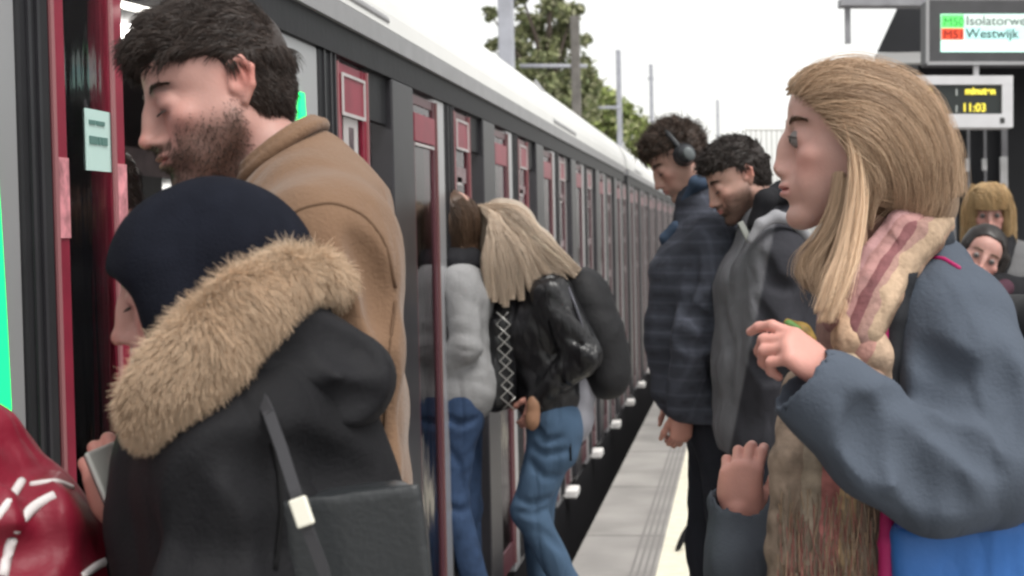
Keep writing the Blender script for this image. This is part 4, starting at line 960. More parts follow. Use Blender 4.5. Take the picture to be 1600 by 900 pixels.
# =================================================== D: brown haired woman in a grey sweater, boarding
def woman_grey():
    P0 = mapper(425); P = lambda x, y, dz=0: P0(x-10, y, dz); R, U, A = Dv(1, 0, 0), Dv(0, 1, 0), Dv(0, 0, 1)
    pel = P(730, 612, 0); r = person('brown haired woman in a pale grey sweater and dark jeans stepping through the train door', pel)
    h = Head(P(712, 350, 0), Dv(-.9, -.3, .3), Dv(-.25, .95, 0), female=True, vox=.005, neck=P(730, 415, 0), nr=.05)
    J = default_joints(pel, -R, P(730, 418, 0)); J['shl'] = P(728, 445, -.13); J['shr'] = P(722, 445, .14); J['ell'] = P(738, 540, -.17); J['wrl'] = P(690, 582, -.10)
    J['elr'] = P(728, 540, .17); J['wrr'] = P(680, 575, .1); J['knl'] = P(716, 780, -.07); J['knr'] = P(738, 790, .1); J['anl'] = P(768, 920, -.08); J['anr'] = P(745, 955, .1)
    J['anl'][2] = .12; J['anr'][2] = .085; J['toel'] = J['anl']-R*.15+DN*.045; J['toer'] = J['anr']-R*.15+DN*.045
    body(r, h, J, [hand_sculpt(Sculpt(.005), J['wrl'], -R, U, A, .9), hand_sculpt(Sculpt(.005), J['wrr'], -R, U, -A, .9)])
    s = Sculpt(.006); s.ell(P(714, 345, 0), (.10, .098, .115), .03); s.chain([P(718, 350, 0), P(722, 395, 0), P(720, 418, 0)], [.09, .08, .05], .04); s.disp(wrinkle(.006, 55, (1, 0, .4), 3)); V, F = s.mesh()
    hr = link_mesh('hair', V, F, hairm, r, vc=np.tile([.085, .048, .030], (len(V), 1)))
    top = P(722, 305, 0); ps = []; rs = []
    for i in range(16):
        a = i/15*2.6-1.3; c = P(714, 350, 0); e_ = R*math.cos(a)+A*math.sin(a)
        ps.append([top+RNG.normal(size=3)*.01, c+e_*.085+U*.06, c+e_*.092-U*.02, c+e_*.075-U*.10, c+e_*.055-U*.15+RNG.normal(size=3)*.01]); rs.append((.008, .024, .026, .022, .008))
    locks(ps, rs, 260, 'strands', hairm, hr, (.10, .058, .035), rad=.0008, wave=.006)
    s = Sculpt(.007); torso_ops(s, J, .10, .095, .125, .06, down=-.01, wide=.06); sleeve_ops(s, J, 'l', (.068, .058, .045)); sleeve_ops(s, J, 'r', (.065, .055, .045))
    s.cone(P(735, 600, -.03), .13, P(733, 560, 0), .11, .04)
    s.chain([P(722, 548, -.24), P(745, 552, -.235)], [.004, .004], .02, True)
    s.disp(wrinkle(.007, 32, (.2, .1, 1), 9)); V, F = s.mesh(); link_mesh('sweater', V, F, cloth('pale grey knit', (.27, .27, .275), bump=.002, bs=120), r)
    s = Sculpt(.006); s.chain([P(700, 402, -.06), P(722, 410, -.10), P(745, 408, -.05), P(750, 402, .05), P(725, 395, .12)], [.04, .045, .045, .04, .03], .03); s.chain([P(702, 410, -.06), P(694, 440, -.1), P(693, 475, -.12), P(694, 500, -.12)], [.04, .028, .022, .012], .02)
    s.disp(wrinkle(.006, 40, seed=4)); V, F = s.mesh(); link_mesh('scarf', V, F, blackc, r)
    trousers(J, denimd, r, cr=(P, [[(700, 790), (730, 800), (755, 790)], [(705, 650), (730, 665), (755, 655)], [(712, 700), (730, 730), (732, 770)]]), r= (.082, .058, .045), seed=4, wr=.005); shoes(J, r)
woman_grey()
# =================================================== E: blonde woman in a black leather jacket, boarding
def woman_leather():
    P = mapper(420); R, U, A = Dv(1, 0, 0), Dv(0, 1, 0), Dv(0, 0, 1)
    pel = P(868, 655, 0); r = person('blonde woman in a black leather jacket and blue jeans bending towards the train', pel)
    h = Head(P(783, 372, .0), Dv(-.8, -.5, .35), Dv(-.5, .85, 0), female=True, vox=.005, neck=P(815, 425, 0), nr=.05)
    J = default_joints(pel, -R, P(815, 425, 0)); J['shl'] = P(862, 462, -.15); J['shr'] = P(830, 460, .16); J['ell'] = P(912, 556, -.20); J['wrl'] = P(842, 618, -.14)
    J['elr'] = P(850, 560, .2); J['wrr'] = P(780, 600, .14); J['chest'] = P(842, 505, 0); J['waist'] = P(858, 600, 0)
    J['hipl'] = P(868, 668, -.09); J['hipr'] = P(866, 668, .09); J['knl'] = P(826, 798, -.09); J['knr'] = P(838, 800, .10); J['anl'] = P(908, 935, -.1); J['anr'] = P(850, 960, .1)
    J['anl'][2] = .12; J['anr'][2] = .085; J['toel'] = J['anl']-R*.13+DN*.06; J['toer'] = J['anr']-R*.15+DN*.045
    hd = hand_sculpt(Sculpt(.004), J['wrl'], Dv(-.35, -1, 0), Dv(.3, 0, -1), Dv(-1, .2, 0), .9, curl=(.5, .5, .5, .5))
    body(r, h, J, [hd, hand_sculpt(Sculpt(.005), J['wrr'], -R, U, -A, .9)])
    hc = (.70, .57, .45)
    s = Sculpt(.006); s.ell(P(785, 362, 0), (.115, .105, .125), .04); s.chain([P(800, 362, -.03), P(838, 395, -.07), P(866, 422, -.09)], [.095, .075, .035], .05); s.chain([P(785, 390, -.05), P(782, 430, -.07), P(785, 462, -.07)], [.075, .06, .025], .05)
    s.disp(wrinkle(.005, 50, (1, .6, .2), 3)); V, F = s.mesh(); hr = link_mesh('hair', V, F, hairm, r, vc=np.tile(np.array(hc)*.55, (len(V), 1)))
    ps = []; rs = []; cr = P(768, 325, -.02)
    ends = [(906, 424), (900, 432), (884, 440), (868, 445), (848, 452), (832, 462), (815, 470), (800, 468), (785, 475), (772, 472), (762, 466), (893, 420), (860, 436), (790, 480)]
    for i, (ex, ey) in enumerate(ends):
        for dz in (-.12, -.05, .03):
            st = cr+R*RNG.uniform(-.05, .05)+U*RNG.uniform(-.01, .01)
            if ex > 840: mid = [P(800+12*RNG.uniform(-1, 1), 325+i*2.5, dz-.01), P(800+(ex-800)*.5, 345+(ey-345)*.42+8*RNG.uniform(), dz-.035)]
            else: mid = [P(768+i*1.0, 345, dz-.03), P(770+(ex-770)*.75, 395, dz-.045)]
            ps.append([st+A*dz*.3]+mid+[P(ex, ey, dz-.04)]); rs.append((.006, .026, .030, .010))
    locks(ps, rs, 230, 'strands', hairm, hr, hc, var=.15, rad=.0007, wave=.008)
    lm = mat('glossy black leather', (.011, .011, .013), .34, bump=.001, bscale=90, var=.2, spec=.5, fold=.008, fs=11)
    s = Sculpt(.007); torso_ops(s, J, .115, .105, .115, .06, down=-.08, wide=.07); sleeve_ops(s, J, 'l', (.082, .066, .048)); sleeve_ops(s, J, 'r', (.08, .064, .048))
    s.chain([P(800, 440, -.02), P(800, 520, -.02), P(812, 600, 0)], [.09, .115, .07], .06)
    for a, b in (((880, 520, -.27), (915, 545, -.24)), ((885, 540, -.27), (905, 575, -.26)), ((870, 575, -.25), (880, 600, -.2))): s.cone(P(*a), .004, P(*b), .004, .02, True)
    s.disp(wrinkle(.010, 30, (.5, .2, 1), 7)); V, F = s.mesh(); jk = link_mesh('jacket', V, F, lm, r)
    s = Sculpt(.006); s.chain([P(868, 628, 0), P(875, 650, 0)], [.125, .128], .03); s.chain([P(850, 632, -.03), P(900, 612, -.04)], [.09, .075], .04); s.disp(wrinkle(.005, 34, seed=3)); V, F = s.mesh(); link_mesh('shirt', V, F, cloth('grey shirt', (.32, .32, .36)), r)
    trousers(J, denim, r, cr=(P, [[(800, 775), (830, 790), (862, 778)], [(806, 800), (835, 806), (858, 795)], [(820, 690), (852, 712), (890, 705)], [(826, 720), (850, 745), (872, 745)], [(850, 830), (880, 862)], [(838, 670), (850, 690), (880, 684)]]), r= (.090, .062, .048), seed=8, wr=.005); shoes(J, r)
    MB().tube([P(888, 650, -.15), P(891, 690, -.16), P(892, 720, -.155)], .004, 6).build('drawstring', blackc, r, smooth=True)
    # rucksack
    bp = thing('rucksack', 'bulging black rucksack on the back of the blonde woman in leather', 'rucksack', P(930, 525, 0))
    s = Sculpt(.008); f = np.array([Dv(1, .35, 0), A, Dv(-.35, 1, 0)])
    s.ell(P(932, 520, .0), (.105, .15, .235), .03, fr=f); s.ell(P(912, 462, -.0), (.09, .13, .10), .06, fr=f); s.ell(P(945, 590, 0), (.08, .135, .085), .05, fr=f)
    s.disp(wrinkle(.012, 22, (.2, .3, 1), 21)); V, F = s.mesh(); bk = link_mesh('sack', V, F, mat('matt black nylon', (.012, .012, .014), .7, bump=.002, bscale=60, var=.2), bp)
    MB().tube([P(885, 440, -.17), P(900, 480, -.235), P(922, 548, -.235)], .005, 6).build('strap', mat('strap edge', (.10, .10, .12), .4), bp, smooth=True)
    # quilted chain bag in front
    qb = thing('handbag', 'small black handbag crossed by a pale diamond chain, held before the leather jacket', 'handbag', P(785, 560, -.1))
    s = Sculpt(.006); s.box(P(784, 565, -.10), (.055, .05, .175), .04, .02, fr=np.array([R, A, Dv(-.1, 1, 0)])); s.ell(P(772, 600, -.1), (.05, .05, .1), .03); s.disp(wrinkle(.005, 30, seed=2)); V, F = s.mesh(); link_mesh('bag_body', V, F, lm, qb)
    ch = MB()
    for sg in (-1, 1):
        pts = []
        for i in range(9): pts.append(P(785+sg*(11 if i % 2 else -9)+(i*1.2), 488+i*19, -.158))
        ch.tube(pts, .0034, 6)
    ch.build('chain', mat('chain', (.50, .49, .47), .35, metal=.6), qb, smooth=True)
    tb = thing('wooden_tag', 'tan leather purse in the hand of the blonde woman in leather', 'purse', P(832, 645, -.17)); tb.name = 'purse'
    s = Sculpt(.004); s.ell(P(833, 642, -.175), (.026, .018, .056), .01); s.ell(P(831, 660, -.175), (.022, .016, .03), .02); s.disp(wrinkle(.003, 60, seed=2)); V, F = s.mesh(); link_mesh('pouch', V, F, mat('tan leather', (.28, .15, .09), .6, var=.2), tb)
    MB().tube([P(829, 622, -.17), P(833, 612, -.165), P(838, 622, -.17)], .003, 6).build('loop', mat('tan leather', (.28, .15, .09), .6), tb, smooth=True)
woman_leather()
# =================================================== F: young man with headphones
def man_headphones():
    P = mapper(505); R, U, A = Dv(1, 0, 0), Dv(0, 1, 0), Dv(0, 0, 1)
    pel = P(1134, 640, 0); r = person('curly haired young man in a checked navy jacket wearing headphones', pel)
    h = Head(P(1060, 252, .05), Dv(-.80, -.52, -.1), Dv(-.52, .85, 0), tone='fair', vox=.0042, size=.94, open_=0, neck=P(1100, 322, .02), nr=.055)
    J = default_joints(pel, -R, P(1100, 322, .02)); J['shl'] = P(1118, 385, -.15); J['shr'] = P(1105, 380, .18); J['ell'] = P(1092, 530, -.19); J['wrl'] = P(1070, 632, -.12)
    J['elr'] = P(1080, 530, .2); J['wrr'] = P(1060, 620, .12); J['chest'] = P(1098, 430, .01)
    hd = hand_sculpt(Sculpt(.0036), P(1068, 642, -.12), Dv(-.1, -1, 0), Dv(.25, 0, -1), Dv(-1, 0, .0), .92, curl=(.85, .9, .95, 1.0), tcurl=.2, tout=.3)
    body(r, h, J, [hd, hand_sculpt(Sculpt(.006), J['wrr'], DN, A, -R, .92)])
    short_hair(h, 'hair', hairm, r, (.060, .038, .028), n=8000, ln=.045, comb=(0, .5, .4), vol=.010, top=.004, rad=.0012, curly=.9, front=.08, var=.4)
    jm = mat('quilted charcoal check', (.036, .040, .058), .8, bump=.0015, bscale=90, var=.12, vscale=10, spec=.2, fold=.008, fs=7, vcol=True)
    s = Sculpt(.007); torso_ops(s, J, .145, .15, .16, .07, down=.03, wide=.075); sleeve_ops(s, J, 'l', (.090, .082, .060)); sleeve_ops(s, J, 'r', (.085, .075, .058))
    s.chain([P(1060, 430, -.02), P(1050, 520, -.02), P(1052, 610, 0)], [.07, .075, .07], .06)
    s.cone(P(1095, 300, .02), .075, P(1102, 345, .01), .085, .03); s.cone(P(1085, 270, .03), .06, P(1098, 322, .02), .055, .012, True)
    s.box(P(1100, 700, 0), (.4, .4, .085), .01, .01, True, fr=np.array([R, A, U]))
    q0 = P(1100, 400)
    def quilt(Q):
        a = (Q-q0)@np.array([0, 0, 1.]); b = (Q-q0)@R
        return (.0035*(1-np.minimum(np.abs(np.sin(a*42)), 1)**.5)+.002*(1-np.minimum(np.abs(np.sin(b*42)), 1)**.5)).astype(np.float32)
    crease(s, P, [[(1060, 470), (1090, 500), (1130, 505)], [(1055, 530), (1085, 545), (1115, 530)], [(1085, 400), (1075, 450), (1060, 500)], [(1110, 560), (1125, 600), (1120, 640)]], .009, .03); s.disp(quilt); s.disp(wrinkle(.010, 15, (.3, .2, 1), 6)); V, F = s.mesh()
    ga = np.abs(((V-q0)@np.array([0, 0, 1.])*22) % 1-.5); gb = np.abs(((V-q0)@(R*.8+A*.6)*20) % 1-.5); kk = 1+.45*smooth_(.36, .46, ga)+.35*smooth_(.36, .46, gb)-.3*smooth_(.2, .05, ga)*smooth_(.2, .05, gb)
    jk = link_mesh('jacket', V, F, jm, r, vc=np.array([.046, .050, .066])[None]*kk[:, None])
    s = Sculpt(.005); s.chain([P(1056, 355, -.03), P(1040, 372, -.02), P(1042, 395, 0)], [.02, .018, .012], .01); s.chain([P(1072, 312, -.02), P(1088, 285, -.06), P(1118, 290, -.02), P(1128, 305, .08)], [.016, .019, .022, .018], .02); V, F = s.mesh(); link_mesh('collar', V, F, cloth('denim collar', (.05, .075, .12)), jk)
    trousers(J, darkt, r, (.105, .078, .062)); shoes(J, r)
    hp = thing('headphones', 'dark grey over ear headphones on the curly haired young man', 'headphones', h.c)
    pts = [h.L((math.sin(a)*.098*-1, -.004, .004+.128*math.cos(a))) for a in np.linspace(-1.45, 1.45, 14)]
    MB().tube(pts, .009, 8).build('headband', mat('headphone plastic', (.035, .037, .042), .4), hp, smooth=True)
    for i in (-1, 1):
        s = Sculpt(.004).local(h.c, h.fr); s.cone((i*.086, -.006, .006), .036, (i*.104, -.006, .006), .030, .006); V, F = s.mesh(); link_mesh('ear_cup', V, F, mat('headphone plastic', (.035,.037,.042), .4), hp)
        s = Sculpt(.004).local(h.c, h.fr); s.ell((i*.134, -.008, .000), (.006, .018, .024), .006); V, F = s.mesh(); link_mesh('cup_cover', V, F, mat('cup silver', (.13, .145, .15), .4, metal=.2), hp)
man_headphones()
# =================================================== G: second man
def man_dark():
    P = mapper(540); R, U, A = Dv(1, 0, 0), Dv(0, 1, 0), Dv(0, 0, 1)
    pel = P(1200, 665, 0); r = person('short haired man in a charcoal jacket behind the headphones wearer', pel)
    h = Head(P(1152, 282, .03), Dv(-.86, -.42, -.1), Dv(-.42, .9, 0), tone='fair', beard=.6, size=.93, vox=.004, open_=0, neck=P(1205, 345, .02), nr=.056)
    J = default_joints(pel, -R, P(1205, 345, .02)); J['shl'] = P(1215, 405, -.15); J['shr'] = P(1205, 400, .18); J['ell'] = P(1205, 555, -.19); J['wrl'] = P(1180, 670, -.12)
    J['elr'] = P(1190, 550, .2); J['wrr'] = P(1170, 650, .12); J['chest'] = P(1200, 450, .01)
    body(r, h, J, [hand_sculpt(Sculpt(.006), J['wrl'], DN, -A, -R, .92), hand_sculpt(Sculpt(.006), J['wrr'], DN, A, -R, .92)])
    short_hair(h, 'hair', hairm, r, (.028, .020, .017), n=8000, ln=.026, comb=(0, .6, .3), vol=.010, top=.004, rad=.0012, front=.078, curly=.2)
    dm = mat('charcoal jacket', (.030, .030, .037), .8, bump=.0015, bscale=90, var=.12, spec=.2, fold=.009, fs=7, vcol=True)
    s = Sculpt(.007); torso_ops(s, J, .14, .14, .15, .07, down=.0, wide=.075); sleeve_ops(s, J, 'l', (.088, .076, .058)); sleeve_ops(s, J, 'r', (.085, .075, .058))
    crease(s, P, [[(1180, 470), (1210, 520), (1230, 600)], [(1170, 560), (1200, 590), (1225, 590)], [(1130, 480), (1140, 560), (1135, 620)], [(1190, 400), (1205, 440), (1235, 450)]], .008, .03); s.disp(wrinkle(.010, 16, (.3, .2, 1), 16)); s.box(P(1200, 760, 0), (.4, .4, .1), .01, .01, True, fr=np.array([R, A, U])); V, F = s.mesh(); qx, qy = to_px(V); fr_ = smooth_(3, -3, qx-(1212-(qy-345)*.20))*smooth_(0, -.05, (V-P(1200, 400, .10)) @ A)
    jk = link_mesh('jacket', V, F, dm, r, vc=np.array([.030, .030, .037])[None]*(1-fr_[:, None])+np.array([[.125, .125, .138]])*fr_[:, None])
    s = Sculpt(.005); s.chain([P(1180, 350, -.08), P(1195, 312, -.09), P(1222, 300, -.05), P(1240, 312, .05), P(1235, 340, .12)], [.024, .026, .03, .03, .025], .02); V, F = s.mesh(); link_mesh('hood', V, F, blackc, jk)
    bp = thing('backpack', 'dark backpack with a light grey shoulder strap worn by the short haired man', 'backpack', P(1290, 480, 0))
    s = Sculpt(.008); s.box(P(1292, 480, .0), (.08, .14, .20), .06, .02, fr=np.array([R, A, U])); s.ell(P(1318, 520, 0), (.07, .12, .12), .05); s.disp(wrinkle(.006, 20, seed=5)); V, F = s.mesh(); link_mesh('sack', V, F, mat('backpack cloth', (.035, .037, .04), .8, var=.2), bp)
    s = Sculpt(.005); s.chain([P(1172, 375, -.215), P(1188, 350, -.215), P(1212, 338, -.2), P(1240, 345, -.18), P(1262, 372, -.14)], [.010, .015, .017, .017, .014], .01); V, F = s.mesh(); link_mesh('strap', V, F, mat('strap light', (.26, .26, .28), .7), bp)
    MB().obox(P(1164, 362, -.2), [Dv(.5, -1, 0), Dv(1, .5, 0), A], (.03, .008, .006)).build('buckle', mat('buckle', (.3, .31, .29), .5), bp, bevel=.002)
    MB().obox(P(1262, 428, -.15), [Dv(1, .12, 0), Dv(-.12, 1, 0), A], (.045, .008, .01)).build('reflective_band', mat('band', (.55, .55, .53), .5), bp, bevel=.003)
    trousers(J, darkt, r, (.105, .078, .062)); shoes(J, r)
man_dark()
# =================================================== H: young woman in front at the right
def woman_front():
    P = mapper(1150); R, U, A = Dv(1, 0, 0), Dv(0, 1, 0), Dv(0, 0, 1)
    pel = P(1450, 1000, .04); r = person('long haired blonde woman in a blue grey jacket and pink scarf', pel)
    h = Head(P(1332, 220, .0), Dv(-.985, -.02, .06), Dv(-.05, 1, 0), female=True, tone='light', vox=.0026, neck=P(1420, 430, .03), nr=.050, lips=(.52, .20, .20), size=1.0, jaw=.95, low=1, open_=.6, nose=-1.2)
    J = default_joints(pel, -R, P(1425, 410, .03)); J['shl'] = P(1500, 500, -.10); J['shr'] = P(1380, 500, .20); J['ell'] = P(1560, 770, -.16); J['wrl'] = P(1285, 610, -.20)
    J['elr'] = P(1330, 800, .26); J['wrr'] = P(1165, 800, .16); J['chest'] = P(1430, 560, .05); J['waist'] = P(1450, 820, .05)
    # raised near hand: fingers curled to the left, thumb up
    h1 = hand_sculpt(Sculpt(.0028), P(1304, 594, -.20), Dv(-.60, .46, -.05), Dv(.28, .62, -.72), Dv(.2, .85, .5), .80, curl=(.48, .9, 1.0, 1.05), spread=.08, tcurl=.25, tout=.50)
    h2 = hand_sculpt(Sculpt(.0028), P(1152, 815, .15), Dv(.08, 1, .02), Dv(-.25, .05, -1), Dv(1, 0, -.2), .86, curl=(.6, .7, .8, .85), spread=.12, tcurl=.3, tout=.45)
    body(r, h, J, [h1, h2])
    hc = np.array((.36, .245, .165)); hb = np.array((.68, .50, .345))
    s = Sculpt(.005); f = np.array([R, A, U])
    s.ell(P(1352, 212, 0), (.094, .086, .093), .02, fr=f); s.ell(P(1300, 150, 0), (.056, .066, .044), .03, fr=f); s.ell(P(1384, 245, 0), (.070, .085, .088), .04, fr=f); s.chain([P(1420, 270, 0), P(1428, 315, 0), P(1405, 345, .01)], [.062, .052, .035], .03)
    s.chain([P(1345, 215, -.068), P(1338, 290, -.074), P(1325, 380, -.078), P(1308, 440, -.085)], [.030, .022, .020, .012], .02)
    s.ell(P(1222, 268, 0), (.062, .14, .112), .01, True, fr=f); s.ell(P(1268, 305, 0), (.045, .14, .10), .01, True, fr=f)
    s.disp(wrinkle(.003, 45, (.6, 0, 1), 3)); V, F = s.mesh(); hr = link_mesh('hair', V, F, hairm, r, vc=np.tile(hc*.8, (len(V), 1)))
    # strands follow the surface of the hair mass from the hairline over the crown to the nape
    from mathutils.bvhtree import BVHTree
    bt = BVHTree.FromPolygons([tuple(v) for v in V], [tuple(int(i) for i in q) for q in F])
    def flow(gl, n, K=13, jit=6, lift=(.001, .007), cols=(hc, hb), mixf=.3):
        # gl: list of guide curves (x, y, dz); strands interpolate between neighbours and are laid on the mass
        G = []
        for g_ in gl:
            g_ = np.array(g_, float); t_ = np.linspace(0, len(g_)-1, K); i_ = np.minimum(t_.astype(int), len(g_)-2); fr = (t_-i_)[:, None]; q = g_[i_]*(1-fr)+g_[i_+1]*fr
            for _ in range(2): q[1:-1] = (q[:-2]+2*q[1:-1]+q[2:])/4
            G.append(q)
        G = np.array(G); out = []; cc = []
        for _ in range(n):
            u = RNG.uniform(0, len(G)-1.001); i = int(u); q = G[i]*(u-i+0)*1.0+G[i]*0; q = G[i]*(1-(u-i))+G[i+1]*(u-i)
            q = q+np.array([RNG.normal()*jit, RNG.normal()*jit*.6, RNG.normal()*.006]); lf_ = RNG.uniform(*lift); pts = []
            for k in range(K):
                p = P(*q[k]); c_ = P(1372, q[k][1]*.5+120, 0); co, nn, _i, d_ = bt.find_nearest(Vector(p))
                if co is not None and d_ < .06: p = np.array(co)+np.array(nn)*(lf_+.0025*math.sin(u*9+k*.5))
                pts.append(p)
            out.append(pts); m_ = np.clip(mixf+.25*math.sin(u*5.3)+.2*RNG.normal(), 0, 1); cc.append((cols[0]*(1-m_)+cols[1]*m_)*(1+.12*RNG.normal()))
        return np.array(out), np.array(cc)
    g_top = [[(1246, 138, -.045), (1284, 106, -.06), (1340, 92, -.04), (1400, 98, -.03), (1450, 150, -.03), (1478, 230, -.03), (1470, 300, -.02)],
             [(1244, 146, -.03), (1284, 116, -.05), (1345, 112, -.07), (1400, 125, -.07), (1442, 180, -.07), (1465, 250, -.06), (1462, 310, -.05)],
             [(1252, 150, -.05), (1296, 136, -.08), (1345, 140, -.09), (1392, 160, -.095), (1430, 210, -.09), (1450, 265, -.08), (1448, 320, -.06)],
             [(1275, 170, -.07), (1310, 165, -.09), (1350, 170, -.1), (1388, 195, -.1), (1418, 240, -.1), (1435, 285, -.09), (1432, 330, -.06)],
             [(1290, 182, -.08), (1325, 188, -.095), (1358, 205, -.1), (1385, 232, -.1), (1405, 268, -.1), (1418, 300, -.09), (1412, 335, -.07)],
             [(1306, 195, -.085), (1335, 212, -.1), (1356, 240, -.1), (1375, 268, -.1), (1390, 295, -.1), (1400, 318, -.09), (1395, 345, -.07)]]
    g_far = [[(1250, 140, .02), (1290, 108, .03), (1345, 92, .03), (1400, 98, .03), (1450, 150, .03), (1478, 230, .03), (1470, 300, .03)], [(1250, 140, .05), (1290, 120, .07), (1345, 110, .07), (1400, 120, .07), (1450, 170, .07), (1470, 240, .06), (1462, 300, .06)]]
    o1, c1 = flow(g_top, 11000, jit=5, lift=(.0, .006)); o2, c2 = flow(g_far, 1200)
    strands(np.concatenate([o1, o2]), .00042, 'strands', hairm, hr, colors=np.concatenate([c1, c2]), tip=.6)
    o1, c1 = flow(g_top, 420, jit=14, lift=(.006, .016)); strands(o1, .0003, 'flyaway_hair', hairm, hr, colors=c1*1.2, tip=.5)
    # back fall, pulled in under the scarf
    g_b = [[(1360, 190, -.1), (1372, 250, -.1), (1385, 300, -.1), (1398, 345, -.09)], [(1400, 190, -.1), (1418, 250, -.1), (1428, 300, -.09), (1420, 345, -.07)], [(1440, 200, -.08), (1462, 250, -.07), (1470, 300, -.05), (1448, 335, -.04)]]
    o1, c1 = flow(g_b, 4000, jit=8, mixf=.12); strands(o1, .00045, 'strands', hairm, hr, colors=c1, tip=.5)
    def tress(name, gl, n, jit, spread, cols, mixf):
        out = []; cc = []; K = 16
        for _ in range(n):
            i = RNG.integers(0, len(gl)); g_ = np.array(gl[i], float); t_ = np.linspace(0, (len(g_)-1)*(1-.22*RNG.uniform()**1.5), K); i_ = np.minimum(t_.astype(int), len(g_)-2); fr = (t_-i_)[:, None]; q = g_[i_]*(1-fr)+g_[i_+1]*fr
            for _k in range(2): q[1:-1] = (q[:-2]+2*q[1:-1]+q[2:])/4
            w_ = np.linspace(spread[0], spread[1], K); a_, b_ = RNG.normal(), RNG.normal()
            q = q+np.stack([a_*w_*jit, .3*b_*w_*jit, b_*w_*.007], 1)+np.stack([1.6*np.sin(np.linspace(0, 7, K)+a_*2)*w_, 0*w_, 0*w_], 1)
            out.append([P(*k) for k in q[:int(K*RNG.uniform(.8, 1.0))+0]] if False else [P(*k) for k in q]); m_ = np.clip(mixf+.25*RNG.normal()+.12*a_, 0, 1); cc.append(cols[0]*(1-m_)+cols[1]*m_)
        strands(np.array(out), .00048, name, hairm, hr, colors=np.array(cc), tip=.4)
    tress('front_tress', [[(1318, 188, -.086), (1334, 240, -.094), (1338, 300, -.098), (1330, 370, -.11), (1318, 430, -.135), (1298, 492, -.15)], [(1328, 195, -.088), (1344, 250, -.095), (1346, 320, -.10), (1334, 390, -.12), (1316, 450, -.14), (1290, 505, -.15)],
        [(1322, 190, -.086), (1336, 250, -.094), (1332, 320, -.10), (1318, 390, -.12), (1300, 440, -.14), (1284, 488, -.15)]], 3000, 5, (.35, 1.35), (hc*1.25, hb*1.45), .65)
    tress('loose_curl', [[(1312, 270, -.08), (1306, 330, -.08), (1284, 375, -.075), (1262, 400, -.07), (1258, 430, -.07), (1275, 452, -.08)], [(1322, 280, -.08), (1316, 340, -.08), (1296, 385, -.08), (1276, 415, -.08), (1272, 440, -.08), (1290, 460, -.09)],
        [(1330, 300, -.08), (1322, 350, -.08), (1304, 400, -.08), (1290, 430, -.09), (1284, 450, -.09), (1300, 470, -.1)]], 2200, 7, (.5, 1.4), (hc, hb), .45)
    # jacket
    jm = mat('blue grey fleece', (.085, .102, .132), .9, bump=.0012, bscale=180, var=.10, vscale=5, spec=.15, fold=.009, fs=6)
    s = Sculpt(.0075)
    s.chain([P(1428, 450, .06), P(1440, 560, .08), P(1455, 780, .08), P(1455, 1010, .05)], [.085, .115, .12, .13], .06)
    s.chain([P(1462, 425, -.02), P(1484, 505, -.06)], [.045, .078], .05); s.chain([P(1390, 470, .16), P(1385, 520, .2)], [.08, .08], .05)
    s.chain([P(1484, 500, -.075), P(1512, 600, -.11), P(1545, 720, -.15), P(1470, 742, -.18), P(1380, 690, -.20), P(1300, 625, -.205)], [.080, .082, .080, .074, .070, .058], .028)
    s.chain([P(1300, 628, -.205), P(1262, 604, -.205)], [.056, .050], .02)
    s.cone(P(1240, 582, -.205), .046, P(1262, 600, -.205), .040, .01, True)
    s.chain([P(1385, 520, .2), P(1330, 800, .27), P(1230, 850, .2)], [.085, .08, .07], .03)
    s.chain([P(1395, 650, -.28), P(1440, 690, -.28), P(1450, 760, -.27)], [.005, .010, .004], .025, True)
    s.chain([P(1410, 640, -.27), P(1450, 662, -.285), P(1500, 700, -.28)], [.003, .006, .002], .028, True)
    
    s.chain([P(1350, 640, -.27), P(1365, 680, -.28), P(1350, 730, -.27)], [.003, .007, .003], .02, True)
    s.chain([P(1320, 620, -.265), P(1330, 660, -.27), P(1318, 700, -.26)], [.002, .006, .002], .018, True)
    crease(s, P, [[(1385, 632), (1440, 640), (1500, 672), (1556, 730)], [(1372, 655), (1425, 690), (1468, 735), (1500, 785)], [(1345, 640), (1352, 690), (1380, 745)], [(1405, 612), (1460, 610), (1540, 640)], [(1440, 545), (1470, 580), (1520, 590)], [(1400, 680), (1440, 740), (1450, 790)], [(1560, 560), (1575, 620), (1580, 690)]], .009, .032)
    s.disp(wrinkle(.006, 16, (.7, .1, .8), 2)); V, F = s.mesh(); jk = link_mesh('jacket', V, F, jm, r)
    s = Sculpt(.005); s.chain([P(1235, 560, -.2), P(1238, 600, -.2)], [.0, .0], .001)
    # far sleeve with the low hand
    s = Sculpt(.006); s.chain([P(1330, 800, .26), P(1230, 830, .18), P(1160, 880, .13)], [.075, .068, .052], .03); s.chain([P(1164, 900, .14), P(1152, 792, .16)], [.058, .045], .02)
    s.cone(P(1156, 760, .155), .043, P(1158, 800, .155), .036, .008, True)
    s.disp(wrinkle(.006, 26, (.3, .2, 1), 11)); V, F = s.mesh(); link_mesh('sleeve', V, F, cloth('grey blue cotton', (.075, .085, .105)), jk)
    # dark yoke and magenta piping
    s = Sculpt(.005); s.chain([P(1392, 395, -.04), P(1430, 372, -.05), P(1462, 374, -.02), P(1484, 392, .05)], [.018, .021, .020, .016], .02); V, F = s.mesh(); link_mesh('collar', V, F, cloth('dark grey trim', (.045, .052, .065)), jk)
    from mathutils.bvhtree import BVHTree
    s = Sculpt(.0075)
    me = jk.data; vv = [tuple(np.array(v.co)+np.array(jk['_o'])) for v in me.vertices]; bt = BVHTree.FromPolygons(vv, [tuple(p.vertices) for p in me.polygons])
